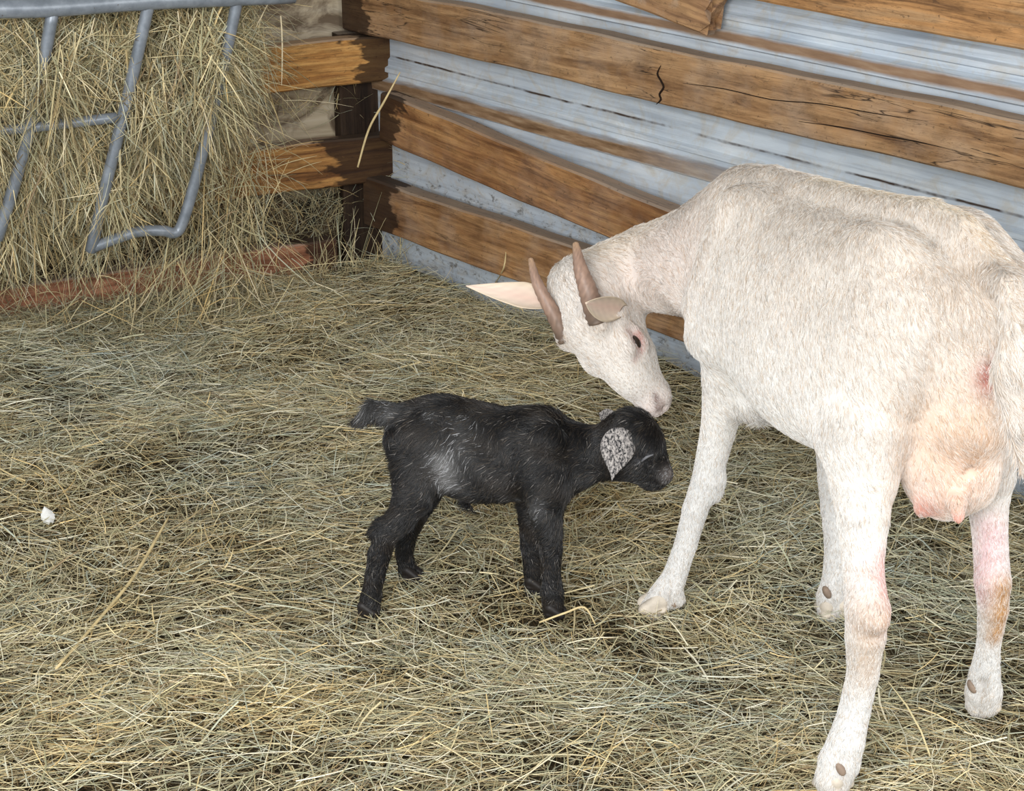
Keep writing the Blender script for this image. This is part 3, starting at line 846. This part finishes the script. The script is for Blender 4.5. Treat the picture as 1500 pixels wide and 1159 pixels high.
    c = lerp(c, blob(V, at(1288, 908, 2.12), .018) * .6, [.66, .44, .26])
    c = lerp(c, seg_w(V, at(1272, 905, 2.12), at(1272, 985, 2.12), .035) * .6, [.60, .44, .30])
    c = lerp(c, seg_w(V, at(1452, 780, 2.29), at(1440, 860, 2.29), .03) * .75, [.76, .50, .52])
    c = lerp(c, seg_w(V, at(1470, 860, 2.28), at(1464, 930, 2.29), .020) * .95, [.54, .30, .12])
    low = np.clip((.06 - lz) / .06, 0, 1)
    for a_, b_ in (((977, 868, 2.628), (969, 902, 2.628)), ((1236, 1112, 2.122), (1238, 1158, 2.122)), ((1441, 1000, 2.315), (1443, 1040, 2.318)), ((1221, 868, 2.610), (1223, 905, 2.610))):
        c = lerp(c, seg_w(V, at(*a_), at(*b_), .008) * .7, [.30, .25, .21])
    def hit(px, py):      # point of the hide seen there in the photograph
        d = ray(px, py); d = d / np.linalg.norm(d); q = V - C_; t = q @ d
        near = np.linalg.norm(q - t[:, None] * d, axis=1) < .006
        return V[np.where(near)[0][np.argmin(t[near])]]
    c = lerp(c, seg_w(V, hit(966, 584), hit(969, 604), .0065) * .9, [.22, .15, .13])
    c = lerp(c, seg_w(V, hit(976, 590), hit(973, 603), .004) * .5, [.35, .24, .21])
    for (p0, p1) in (((925, 488), (941, 496)), ((941, 496), (944, 515)), ((944, 515), (934, 530))):
        c = lerp(c, seg_w(V, hit(*p0), hit(*p1), .005) * .5, [.55, .30, .26])
    c = lerp(c, low * .35, [.52, .46, .38])
    c = lerp(c, np.clip((lz - .68) / .05, 0, 1) * np.exp(-(ly / .010) ** 2) * (lx < .1) * .4, [.84, .70, .46])
    c = lerp(c, seg_w(V, dl(-.30, .06, .70), dl(-.27, -.02, .73), .05) * .4, [.64, .50, .38])
    c = c * .86
    body = mesh_np('goat', V, F, M_skin, vcol=c)
    tag(body, 'white horned mother goat bending her head down to the black kid', 'goat')
    # coat
    def flow(P):
        q = P - O_; x, y, z = q @ h_, q @ l_, q[:, 2]
        f = np.tile(-h_ * .55 - z_ * .85, (len(P), 1))
        wl_ = np.clip((.36 - z) / .1, 0, 1)[:, None]
        f = f * (1 - wl_) + (-z_) * wl_
        wn = seg_w(P, at(1000, 390, 2.75), at(900, 408, 2.8), .10)[:, None]
        f = f * (1 - wn) + (nrm(at(1010, 385, 2.745) - at(897, 408, 2.8)) * .8 - z_ * .3) * wn
        wh = np.clip(np.exp(-((P - hd(.09, 0, 0)) ** 2).sum(1) / .1 ** 2) * 1.6, 0, 1)[:, None]
        return f * (1 - wh) - HF * wh
    def length(P):
        z = P[:, 2]
        L = np.full(len(P), .0135)
        L = np.where(z < .38, .009, L)
        wh = np.exp(-((P - hd(.09, 0, 0)) ** 2).sum(1) / .1 ** 2)
        L = L * (1 - .50 * wh)
        L *= 1 - .95 * blob(P, hd(.080, .045, .000), .012)
        L *= 1 - .9 * blob(P, hd(.198, .005, -.01), .024)
        L *= 1 - .9 * blob(P, at(1449, 550, 2.15), .036) ** .6
        L *= 1 - .9 * blob(P, at(1404, 760, 2.185), .015)
        L *= 1 - .25 * blob(P, at(1400, 690, 2.2), .07)
        L += .030 * blob(P, at(1112, 605, 2.59), .035)
        L += .012 * blob(P, dl(-.34, -.04, .66), .05)
        L += .012 * blob(P, at(1505, 560, 2.08), .08)
        return L
    def extra(P, C, rng):
        m = rng.uniform(0, 1, len(P)); C = C.copy()
        C[m < .40] = C[m < .40] * .45 + np.array([.80, .77, .735]) * .55
        C[(m > .40) & (m < .58)] *= np.array([.84, .74, .64])
        C[m > .985] *= .5
        return C
    coat('coat', V, F, c, 300000, flow, length, M_fur, body, rad=.00036, lift=.17, jit=.30, cjit=.08, extra=extra, seed=2)
    # horns
    M_horn = attr_mat('horn', .45, .4)
    def horn(pts, radii):
        o = tube('horn', pts, radii, M_horn, body, seg=20, ridges=.06, nr=13, sub=10)
        me = o.data; nv = len(me.vertices); co = np.zeros(nv * 3, np.float32); me.vertices.foreach_get('co', co); co = co.reshape(-1, 3)
        a, b = np.array(pts[0]), np.array(pts[-1]); t = np.clip(((co - a) @ (b - a)) / ((b - a) @ (b - a)), 0, 1)
        sp = np.sin(co @ [900, 300, 500]) * np.sin(co @ [200, 700, -400])
        cc = lerp(np.tile([.13, .09, .065], (nv, 1)), np.clip(t * 2.2, 0, 1), [.29, .185, .135])
        cc = lerp(cc, np.clip((t - .85) / .15, 0, 1), [.36, .23, .14])
        cc *= (1 + .25 * sp)[:, None]
        ca = me.color_attributes.new('Col', 'FLOAT_COLOR', 'POINT'); c4 = np.ones((nv, 4), np.float32); c4[:, :3] = cc; ca.data.foreach_set('color', c4.ravel())
    nb = hd(.020, .032, .042); fb = hd(.020, -.032, .042)
    horn([nb, at(862, 428, nb[1] + .005), at(850, 392, nb[1] + .02), at(843, 356, nb[1] + .045)], [.0165, .0145, .0105, .0042])
    horn([fb, at(808, 455, fb[1] + .005), at(787, 415, fb[1] + .02), at(777, 379, fb[1] + .045)], [.0150, .0115, .0085, .0035])
    # ears
    def ec(V_, u, v, lay):
        cc = np.tile([.68, .58, .47], (len(V_), 1)); cc = cc * (1 + .10 * np.sin(v * 19 + u * 5) * np.sin(u * 31 + v * 3))[:, None]; cc = lerp(cc, np.clip(np.abs(v) * 2.2 - 1.3, 0, 1) * .5, [.66, .50, .32])
        cc = lerp(cc, np.clip(1 - np.abs(v) * 1.3, 0, 1) * .6, [.74, .50, .42])
        return cc
    r0 = hd(-.005, -.048, .015)
    ear_mesh('ear', at(800, 442, r0[1] + .02), at(681, 421, r0[1] + .01), cs(.15, -1, .25), cs(0, -.3, 1), .024, M_skin, ec, body, cup=.36, curl=.05, base_w=.75, peak=.3, expo=1.15)
    r1 = hd(.0, .048, .015)
    ear_mesh('ear', at(908, 452, r1[1] + .002), at(852, 440, r1[1] - .085), cs(.3, .9, .5), cs(0, -.9, .25), .025, M_skin, ec, body, cup=.48, curl=.06, base_w=.55)
    # eyes
    M_eye = plain_mat('dark_eye', (.03, .018, .012), .12, .7)
    for sg in (1, -1):
        c0 = hd(.080, sg * .0385, .000)
        g2 = Sdf(c0 - .016, c0 + .016, .0012); g2.ell(c0, (.0125, .0082, .0085), X=HF, Y=HL)
        v2, f2 = g2.surface(1); mesh_np('eye', v2, f2, M_eye, body)
    # hooves: two claws each
    M_hoof = plain_mat('hoof_horn', (.60, .53, .44), .55, .25)
    def hoof(name, px, py, y, fwd, s=1.0, mat=M_hoof):
        p = at(px, py, y); p[2] = 0
        fw = nrm([fwd[0], fwd[1], 0]); sd = np.array([-fw[1], fw[0], 0])
        q = Sdf(p - .05 * s, p + .05 * s, .0022 * s)
        for sg in (1, -1):
            q.cone(p + sd * sg * .0115 * s + z_ * .022 * s - fw * .010 * s, p + sd * sg * .0125 * s + z_ * .010 * s + fw * .014 * s, (.0105 * s, .013 * s), (.0095 * s, .008 * s), S=sd, k=.004 * s)
            q.cone(p + sd * sg * .0115 * s + z_ * .008 * s - fw * .012 * s, p + sd * sg * .0125 * s + z_ * .006 * s + fw * .018 * s, (.0105 * s, .007 * s), (.008 * s, .005 * s), S=sd, k=.004 * s)
        v2, f2 = q.surface(1); return v2, f2
    for px, py, y, fw in ((957, 893, 2.655, cs(-1, 0, 0)), (1217, 898, 2.640, cs(-.2, 0, -1)), (1222, 1146, 2.155, cs(-.5, 0, -.6)), (1440, 1033, 2.356, cs(-.1, 0, -1))):
        v2, f2 = hoof('hoof', px, py, y, fw, 1.02); mesh_np('hoof', v2, f2, M_hoof, body)
    # dew claws
    M_dc = plain_mat('dew_claw_horn', (.27, .20, .15), .6, .2)
    for px, py, y in ((1211, 868, 2.621), (1231, 1126, 2.134), (985, 881, 2.645), (1424, 1006, 2.332)):
        p = at(px, py, y); q = Sdf(p - .022, p + .022, .0018); q.ell(p, (.006, .007, .011), X=cs(1, .5, 0), Y=cs(0, 0, 1), k=.004)
        v2, f2 = q.surface(1); mesh_np('dewclaw', v2, f2, M_dc, body)
    return body, hoof
doe, hoof_fn = build_doe()

# ------------------------------------------------------------------ the black kid
def build_kid():
    yc = 2.70
    g = Sdf((-0.30, 2.58, -0.01), (0.32, 2.84, 0.40), 0.0028)
    A = lambda px, py, y=yc: at(px, py, y)
    S = np.array([0, 1.0, 0])
    # trunk (along Y = width, across = height)
    g.chain([(A(605, 640), (.038, .047)), (A(645, 648), (.050, .068)), (A(690, 656), (.053, .073)), (A(745, 667), (.050, .073)), (A(795, 670), (.044, .070)), (A(830, 674), (.034, .056))], S=S, k=.02)
    g.ell(A(700, 690), (.06, .048, .045), k=.02)
    g.ell(A(785, 612), (.035, .022, .014), k=.02)
    g.ell(A(640, 600), (.045, .030, .016), k=.02)
    # shoulders and thighs
    for sg in (1, -1):
        y = yc - sg * .038
        g.cone(at(790, 640, y), at(805, 720, y), (.016, .036), (.018, .036), S=S, k=.02)
        g.cone(at(610, 640, y), at(622, 700, y), (.018, .046), (.020, .042), S=S, k=.025)
    # neck and head
    g.chain([(A(815, 666), (.034, .058)), (A(855, 666, 2.695), (.030, .046)), (A(900, 660, 2.690), (.027, .042))], S=S, k=.018)
    yh = 2.685
    HFk = cs(.78, -.55, -.1)
    g.ell(A(924, 642, yh), (.045, .032, .040), X=HFk, Y=S, k=.018)
    g.ell(A(935, 625, yh), (.030, .026, .022), X=HFk, Y=S, k=.012)
    g.cone(A(920, 676, yh), A(950, 693, yh), (.027, .030), (.019, .022), S=S, k=.018)
    g.cone(A(945, 652, yh), A(967, 690, yh), (.023, .029), (.015, .018), S=S, k=.014)
    g.ell(A(972, 697, yh), (.014, .014, .014), X=HFk, Y=S, k=.008)
    g.ell(A(956, 708, yh), (.018, .013, .010), k=.008)
    for sg in (1, -1):
        g.ell(at(950, 668, yh - sg * .028), (.010, .006, .007), k=.005, carve=True)
        g.ell(at(949, 660, yh - sg * .023), (.013, .006, .005), k=.008)
        g.ell(at(979, 690, yh - sg * .008), (.003, .004, .003), k=.003, carve=True)
    g.cone(at(950, 703, yh - .018), at(977, 707, yh - .006), .0016, .0016, k=.003, carve=True)
    def leg(pts, k=.012): g.chain([(at(px, py, y), r) for px, py, y, r in pts], S=r_, k=k)
    # near hind
    leg([(612, 690, 2.665, (.038, .024)), (606, 725, 2.655, (.031, .022)), (590, 755, 2.65, (.022, .018)), (566, 783, 2.645, (.0185, .016)), (556, 812, 2.645, (.0165, .015)), (549, 845, 2.645, (.0145, .0135)), (543, 875, 2.645, (.0150, .0135)), (541, 893, 2.643, (.0155, .014))])
    leg([(560, 770, 2.65, .011), (548, 780, 2.65, .008)], k=.01)
    # far hind
    leg([(625, 700, 2.745, (.034, .022)), (612, 740, 2.755, (.024, .018)), (596, 780, 2.765, (.0165, .015)), (592, 812, 2.77, (.0135, .013)), (597, 836, 2.77, (.014, .013)), (603, 846, 2.768, (.0145, .013))])
    # near fore
    leg([(800, 700, 2.660, (.034, .024)), (801, 740, 2.652, (.026, .020)), (805, 775, 2.648, (.0185, .018)), (807, 805, 2.646, (.0165, .016)), (807, 835, 2.643, (.0140, .014)), (808, 865, 2.641, (.0165, .015)), (811, 895, 2.639, (.0155, .014))])
    # far fore
    leg([(785, 710, 2.735, (.030, .022)), (780, 760, 2.735, (.0215, .018)), (779, 800, 2.735, (.0170, .016)), (781, 835, 2.733, (.0145, .014)), (782, 862, 2.731, (.0140, .013))])
    # tail
    g.chain([(A(590, 612), (.020, .016)), (A(566, 605), (.016, .014)), (A(546, 601), (.014, .012)), (A(534, 612), (.009, .009)), (A(526, 618), (.004, .004))], k=.012)
    # belly cord stub
    g.chain([(A(682, 735), .006), (A(688, 742), .003), (A(693, 750), .002)], k=.004)
    V, F = g.surface(2)
    n = len(V)
    c = np.tile([.010, .0095, .0100], (n, 1))
    nz = np.clip(np.sin(V @ [41, 22, 60]) * np.sin(V @ [-27, 35, 36] + 1), 0, 1)
    c = lerp(c, nz * .5, [.030, .022, .016])
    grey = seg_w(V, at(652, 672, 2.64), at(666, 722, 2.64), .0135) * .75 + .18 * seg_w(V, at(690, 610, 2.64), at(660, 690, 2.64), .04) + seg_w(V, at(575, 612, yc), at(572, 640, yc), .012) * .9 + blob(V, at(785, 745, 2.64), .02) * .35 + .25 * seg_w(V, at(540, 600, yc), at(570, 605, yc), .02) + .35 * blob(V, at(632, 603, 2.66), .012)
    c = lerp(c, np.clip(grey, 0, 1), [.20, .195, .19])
    c = lerp(c, blob(V, at(980, 694, yh - .012), .013) * .9, [.19, .165, .155])
    c = lerp(c, seg_w(V, at(938, 674, yh - .03), at(958, 662, yh - .03), .006) * .5, [.12, .12, .13])
    body = mesh_np('goat_kid', V, F, M_kid, vcol=c)
    tag(body, 'small black newborn goat kid with speckled ears standing on the hay', 'goat kid')
    def flow(P):
        f = np.tile(np.array([-.75, 0, -.65]), (len(P), 1))
        w = np.clip((.15 - P[:, 2]) / .05, 0, 1)[:, None]
        f = f * (1 - w) + np.array([0, 0, -1.0]) * w
        return f
    def length(P):
        L = np.full(len(P), .0145); L = np.where(P[:, 2] < .14, .009, L)
        wh = np.exp(-((P - at(955, 685, yh)) ** 2).sum(1) / .05 ** 2)
        L *= 1 - .7 * wh
        L *= 1 - .95 * blob(P, at(980, 696, yh), .014)
        L += .006 * blob(P, at(535, 612, yc), .03)
        return L
    def extra(P, C, rng):
        C = C.copy(); m = rng.uniform(0, 1, len(P))
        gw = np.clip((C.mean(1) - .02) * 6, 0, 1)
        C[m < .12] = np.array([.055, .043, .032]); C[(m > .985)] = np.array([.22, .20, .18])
        frosted = m < .45 * gw
        C[frosted] = np.array([.34, .34, .345])  # coarse grey hairs of the frosted patches
        return C
    coat('coat', V, F, c, 90000, flow, length, M_kidfur, body, rad=.00036, lift=.28, jit=.22, cjit=.25, curl=.55, extra=extra, seed=3)
    def ec(V_, u, v, lay):
        sp = (np.sin(V_ @ [700, 500, 420]) * np.sin(V_ @ [-500, 300, 800]) > .35)
        cc = np.tile([.50, .46, .43], (len(V_), 1)); cc[sp] = [.05, .045, .045]; return cc
    M_ear = None
    m, nt, b = new_mat('speckled_ear', .7, .2)
    nn = noise(nt, coords(nt, (1, 1, .55)), 330, 3, .7, .4)
    cc = ramp(nt, nn, [(.41, (.02, .02, .022)), (.51, (.24, .22, .21)), (.62, (.46, .42, .39))])
    nt.links.new(cc, b.inputs['Base Color'])
    ear_mesh('ear', at(911, 626, 2.655), at(896, 706, 2.628), cs(1, .1, 0), cs(0, .2, -1), .027, m, ec, body, cup=.2, thick=.003, shape='drop', peak=.36)
    ear_mesh('ear', at(905, 618, 2.70), at(878, 606, 2.745), cs(.2, 1, 0), cs(0, 1, .4), .014, m, ec, body, cup=.2, thick=.003, base_w=.8)
    M_eye = plain_mat('kid_eye', (.02, .018, .02), .1, .8)
    for sg in (1, -1):
        c0 = at(950, 668, yh - sg * .0235)
        g2 = Sdf(c0 - .010, c0 + .010, .0009); g2.ell(c0, (.0075, .0055, .0055), X=cs(1, .3, 0), Y=(0, 1, 0))
        v2, f2 = g2.surface(1); mesh_np('eye', v2, f2, M_eye, body)
    tube('lid', [at(940, 676, 2.650), at(947, 670, 2.645), at(957, 666, 2.647)], [.0012, .0022, .0010], plain_mat('grey_lid', (.16, .16, .17)), body, seg=8)
    M_hf = plain_mat('dark_hoof', (.018, .014, .012), .5, .3)
    for px, py, y in ((540, 903, 2.643), (604, 856, 2.766), (813, 905, 2.637), (784, 872, 2.730)):
        v2, f2 = hoof_fn('hoof', px, py, y, (.9, -.2, 0), .72); mesh_np('hoof', v2, f2, M_hf, body)
build_kid()

# ------------------------------------------------------------------ tubular hay rack with hay
def rack():
    root = bpy.data.objects.new('hay_rack', None); col.objects.link(root)
    root.location = wl(.75, 0.0, .3)
    tag(root, 'grey metal tube hay rack on the left wall, stuffed with hay', 'hay rack')
    M = galv_mat()
    base = np.array(root.location)
    def R(px, py, o):      # point on the leaning front plane
        rr = ray(px, py); q = CORNER + nL * o; t = ((q - C_) @ nL) / (rr @ nL); return C_ + rr * t
    def off(py): return .27 - .08 * np.clip(py / 350, -1, 1.1)
    def pp(px, py): return R(px, py, off(py)) - base
    def bar(name, pts, r): return tube(name, [pp(*p) for p in pts], [r] * len(pts), M, root, seg=14, sub=5)
    bar('rail', [(-330, -2), (0, 13), (215, 1), (430, -8)], .019)
    bar('bar', [(78, 15), (52, 150), (24, 260), (-4, 350)], .0125)
    bar('bar', [(221, -8), (190, 130), (158, 260), (133, 368)], .0125)
    bar('bar', [(352, -20), (320, 130), (290, 250), (268, 325), (256, 341), (238, 338), (205, 339), (180, 346), (137, 362)], .0120)
    bar('bar', [(-60, 0), (-95, 140), (-125, 250), (-150, 360)], .0125)
    bar('crossbar', [(-100, 200), (50, 186), (170, 172)], .011)
    for px in (-200, 380):   # hooks that carry the rack on the wall
        a = pp(px, -4); b = a - nL * .42 + np.array([0, 0, .10])
        tube('hook', [a, (a + b) / 2 + np.array([0, 0, .03]), b], [.009] * 3, M, root, seg=10)
    return R, off
R_, off_ = rack()

def rack_hay():
    # dense core
    g = Sdf(tuple(wl(1.75, .05, .3) + [-.2, -.35, 0]), tuple(wl(.2, .95, 0) + [.25, .25, 0]), .012)
    g.chain([(wl(1.7, .56, .05), (.12, .27)), (wl(1.2, .56, .05), (.12, .25)), (wl(.9, .57, .05), (.12, .24)), (wl(.60, .59, .03), (.10, .22))], S=nL, k=.05)
    for s, z, r in ((.54, .66, .09), (.95, .42, .10), (1.2, .40, .11), (.66, .42, .09), (1.0, .74, .12), (1.0, .30, .08), (1.25, .26, .10), (1.5, .26, .10), (1.0, .17, .07), (1.3, .16, .07), (.8, .19, .06), (1.6, .16, .07)):
        g.ell(wl(s, z, .05 if z > .2 else -.05), (r, r * .9, r), X=dL, Y=nL, k=.06)
    for s, z, o, r in ((.60, .60, .13, (.07, .13, .13)), (.52, .62, .10, (.05, .10, .10)), (.72, .52, .13, (.04, .12, .10)), (.92, .60, .12, (.06, .14, .10)), (.80, .33, .10, (.05, .10, .05)), (1.08, .60, .15, (.06, .11, .16))):
        g.ell(wl(s, z, o), r, X=dL, Y=nL, k=.04)
    V, F = g.surface(1)
    V = V + np.stack([np.sin(V @ [40, 30, 50]), np.sin(V @ [35, -40, 45]), np.sin(V @ [-50, 30, 30])], 1) * .008
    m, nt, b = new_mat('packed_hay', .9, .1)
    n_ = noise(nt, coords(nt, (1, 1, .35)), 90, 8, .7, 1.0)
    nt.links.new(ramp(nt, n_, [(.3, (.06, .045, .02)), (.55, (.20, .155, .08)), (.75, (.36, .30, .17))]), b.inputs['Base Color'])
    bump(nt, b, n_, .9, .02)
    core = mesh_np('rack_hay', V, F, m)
    tag(core, 'bulging dried hay hanging in and out of the grey tube rack', 'hay', kind='stuff')
    # surface strands
    T = np.concatenate([F[:, [0, 1, 2]], F[:, [0, 2, 3]]])
    a, b_, c_ = V[T[:, 0]], V[T[:, 1]], V[T[:, 2]]; cr = np.cross(b_ - a, c_ - a); ar = np.linalg.norm(cr, axis=1)
    N = cr / (ar[:, None] + 1e-12)
    ar2 = ar * np.clip(.15 + (N @ nL) + .3 * (N[:, 2] > .3) + .5 * (N @ -dL > .4), .02, 2)
    n = 42000
    ti = RNG.choice(len(T), n, p=ar2 / ar2.sum())
    r1 = np.sqrt(RNG.uniform(0, 1, n)); r2 = RNG.uniform(0, 1, n)
    P = a[ti] * (1 - r1)[:, None] + b_[ti] * (r1 * (1 - r2))[:, None] + c_[ti] * (r1 * r2)[:, None]
    Nn = N[ti]
    dp = RNG.uniform(0, 1, n); az = RNG.normal(0, 1.0, n)
    D = np.outer(np.sin(az), -dL) + np.outer(-np.cos(az), z_) + Nn * RNG.normal(.10, .25, n)[:, None]
    D /= np.linalg.norm(D, axis=1)[:, None]
    L = RNG.uniform(.04, .15, n)
    P = P + Nn * (-.004 + .032 * dp + .03 * (RNG.uniform(0, 1, n) < .05))[:, None] - D * (L * .35)[:, None]
    bend = RNG.normal(0, .18, (n, 3)) * L[:, None]; bend[:, 2] -= .22 * L
    W = RNG.choice([.0012, .0018, .0026, .004], n, p=[.3, .36, .26, .08])
    c = pick_col(n, warm=np.full(n, .35)) * (.40 + .98 * dp)[:, None]; pl = (RNG.uniform(0, 1, n) < .12 * dp); c[pl] = c[pl] * .4 + np.array([.76, .70, .48]) * .6  # gap shade and outer highlights put into strand colour by depth
    P[:, 2] += np.where(((P + D * L[:, None])[:, 2] < .13) & (RNG.uniform(0, 1, n) < .85), .25, 0)
    for TT in (P, P + D * L[:, None] + bend):
        dd = (TT - CORNER) @ nL
        P += nL * np.clip(-.05 - dd, 0, None)[:, None]
    # loose hanging wisps on the right side, on the boards and down to the floor
    n2 = 2600
    s = .36 + RNG.gamma(2.0, .10, n2); z = RNG.uniform(.02, .75, n2)
    keep = (RNG.uniform(0, 1, n2) < np.clip((s - .24) * 3.2, .04, 1)); s, z = s[keep], z[keep]; n2 = len(s)
    P2 = CORNER + np.outer(s, dL) + np.outer(RNG.uniform(-.05, .18, n2), nL) + np.outer(z, z_)
    az = RNG.normal(0, .9, n2)
    D2 = np.outer(np.sin(az), -dL) + np.outer(-np.cos(az), z_) + RNG.normal(0, .2, (n2, 3)); D2 /= np.linalg.norm(D2, axis=1)[:, None]
    L2 = RNG.uniform(.05, .16, n2); b2 = RNG.normal(0, .2, (n2, 3)) * L2[:, None]; b2[:, 2] -= .2 * L2
    c2 = pick_col(n2, warm=np.full(n2, .4))
    W2 = RNG.choice([.0012, .0018, .0026], n2)
    # pile spilling below the rack
    n3 = 5000
    s3 = RNG.uniform(.22, 1.7, n3); o3 = -.05 + np.abs(RNG.normal(0, .12, n3)); z3 = -.005 + RNG.uniform(0, 1, n3) * np.clip(.06 * (s3 - .15), 0, .06) * np.exp(-(o3 / .25) ** 2)
    P3 = CORNER + np.outer(s3, dL) + np.outer(o3, nL) + np.outer(z3, z_)
    az = RNG.uniform(0, 6.28, n3); el = RNG.normal(0, .3, n3)
    D3 = np.stack([np.cos(az) * np.cos(el), np.sin(az) * np.cos(el), np.sin(el)], 1)
    L3 = RNG.uniform(.04, .14, n3); P3 -= D3 * (L3 * .5)[:, None]
    b3 = RNG.normal(0, .12, (n3, 3)) * L3[:, None]
    for TT in (P3, P3 + D3 * L3[:, None]):
        dd = (TT - CORNER) @ nL; P3 += nL * np.clip(-.05 - dd, 0, None)[:, None]
    W3 = RNG.choice([.0012, .0018, .0026], n3); c3 = pick_col(n3) * .8
    # wisps standing in the corner and caught behind the boards
    def wisps(n4, s0, s1, o0, o1, z0, z1, azs, l0, l1, dark):
        P4 = CORNER + np.outer(RNG.uniform(s0, s1, n4), dL) + np.outer(RNG.uniform(o0, o1, n4), nL) + np.outer(RNG.uniform(z0, z1, n4), z_)
        az = RNG.normal(0, azs, n4)
        D4 = np.outer(np.sin(az), dL) + np.outer(np.cos(az), z_) + RNG.normal(0, .2, (n4, 3)); D4 /= np.linalg.norm(D4, axis=1)[:, None]
        L4 = RNG.uniform(l0, l1, n4)
        return P4, D4, L4, RNG.choice([.001, .0014, .002], n4), RNG.normal(0, .3, (n4, 3)) * L4[:, None], pick_col(n4, warm=np.full(n4, .3)) * dark
    sets = [(P, D, L, W, bend, c), (P2, D2, L2, W2, b2, c2), (P3, D3, L3, W3, b3, c3),
            wisps(110, .0, .26, -.045, .03, -.01, .03, .4, .04, .13, 1.05),
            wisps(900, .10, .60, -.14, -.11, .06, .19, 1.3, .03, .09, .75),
            wisps(150, .05, .45, -.14, -.11, .36, .40, 1.0, .04, .09, .9),
            wisps(60, -.05, .0, -.04, .0, .20, .30, .8, .03, .07, .9)]
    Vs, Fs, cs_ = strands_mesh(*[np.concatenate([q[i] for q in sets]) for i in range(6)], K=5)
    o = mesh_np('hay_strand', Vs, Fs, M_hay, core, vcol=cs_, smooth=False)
    o['kind'] = 'stuff'
rack_hay()

# ------------------------------------------------------------------ cracks, stalks, small things
def face_crack(board, pts, w):
    m = bpy.data.materials.get('crack_shadow') or plain_mat('crack_shadow', (.02, .012, .008), .9, .1)
    P = [C_ + ray(px, py) * (((CORNER + nR * .0708 - C_) @ nR) / (ray(px, py) @ nR)) for px, py in pts]
    o = tube('split', P, [w * .3] + [w] * (len(P) - 2) + [w * .2], m, None, seg=6, sub=3)
    o.parent = board; o.matrix_parent_inverse = board.matrix_world.inverted()
bpy.context.view_layer.update()
B = bpy.data.objects['wooden_board.001']
face_crack(B, [(968, 96), (963, 108), (968, 118), (972, 128), (966, 138), (968, 146), (961, 153)], .0022)
face_crack(B, [(1170, 178), (1230, 186), (1290, 198), (1340, 207), (1385, 217)], .0013)
face_crack(B, [(1000, 122), (1060, 130), (1130, 146), (1200, 152), (1280, 166), (1360, 178)], .0010)

def stalk(label, pts, r, colr, name='straw_stalk'):
    m = bpy.data.materials.get('straw') or plain_mat('straw', colr, .5, .3)
    o = tube(name, pts, [r * .8] + [r] * (len(pts) - 2) + [r * .5], m, None, seg=7, sub=5)
    return tag(o, label, 'straw')
STR = (.66, .52, .27)
def fl(px, py, z=0.0):
    d = ray(px, py); return C_ + d * ((z - CH) / d[2])
stalk('long golden straw stalk lying on the hay at the lower left', [fl(82, 980, .026), fl(160, 890, .03), fl(196, 845, .036), fl(226, 795, .045), fl(247, 757, .055)], .0026, STR)
stalk('bent golden stalk leaning from the corner between the boards of both walls', [at(524, 245, 4.30), at(540, 190, 4.31), at(562, 150, 4.31), at(586, 106, 4.32)], .0028, STR)
stalk('thin dry stalk leaning on the lowest metal wall board, left of the horns', [fl(722, 420, .01), at(738, 392, 4.02), at(742, 352, 4.10)], .0018, STR)
stalk('pale kinked straw beside the front hoof of the black kid', [fl(790, 912, .02), fl(828, 898, .035), fl(856, 890, .045), fl(872, 915, .02)], .0018, STR)

def feather():
    V = []; F = []
    c = fl(70, 757, .045); ax = nrm(fl(66, 742, .035) - fl(78, 772, .02)); sd = nrm(np.cross(ax, [0, -.4, 1])); n = 12
    for lay in (0, 1):
        for i in range(n):
            t = i / (n - 1); w = .011 * math.sin(math.pi * min(1, t * .93 + .05)) ** .7
            for j in (-1, -.5, 0, .5, 1):
                V.append(c + ax * (t - .5) * .042 + sd * w * j * (1 + .1 * math.sin(9 * i)) + z_ * (.004 * (1 - j * j) + .0015 * lay))
    g_ = np.arange(2 * n * 5).reshape(2, n, 5)
    for lay in (0, 1):
        F.append(np.stack([g_[lay, :-1, :-1], g_[lay, 1:, :-1], g_[lay, 1:, 1:], g_[lay, :-1, 1:]], -1).reshape(-1, 4))
    o = mesh_np('feather', np.array(V), np.concatenate(F), plain_mat('white_down', (.85, .84, .80), .8, .2))
    tag(o, 'small white feather lying on the hay at the left edge', 'feather')
feather()
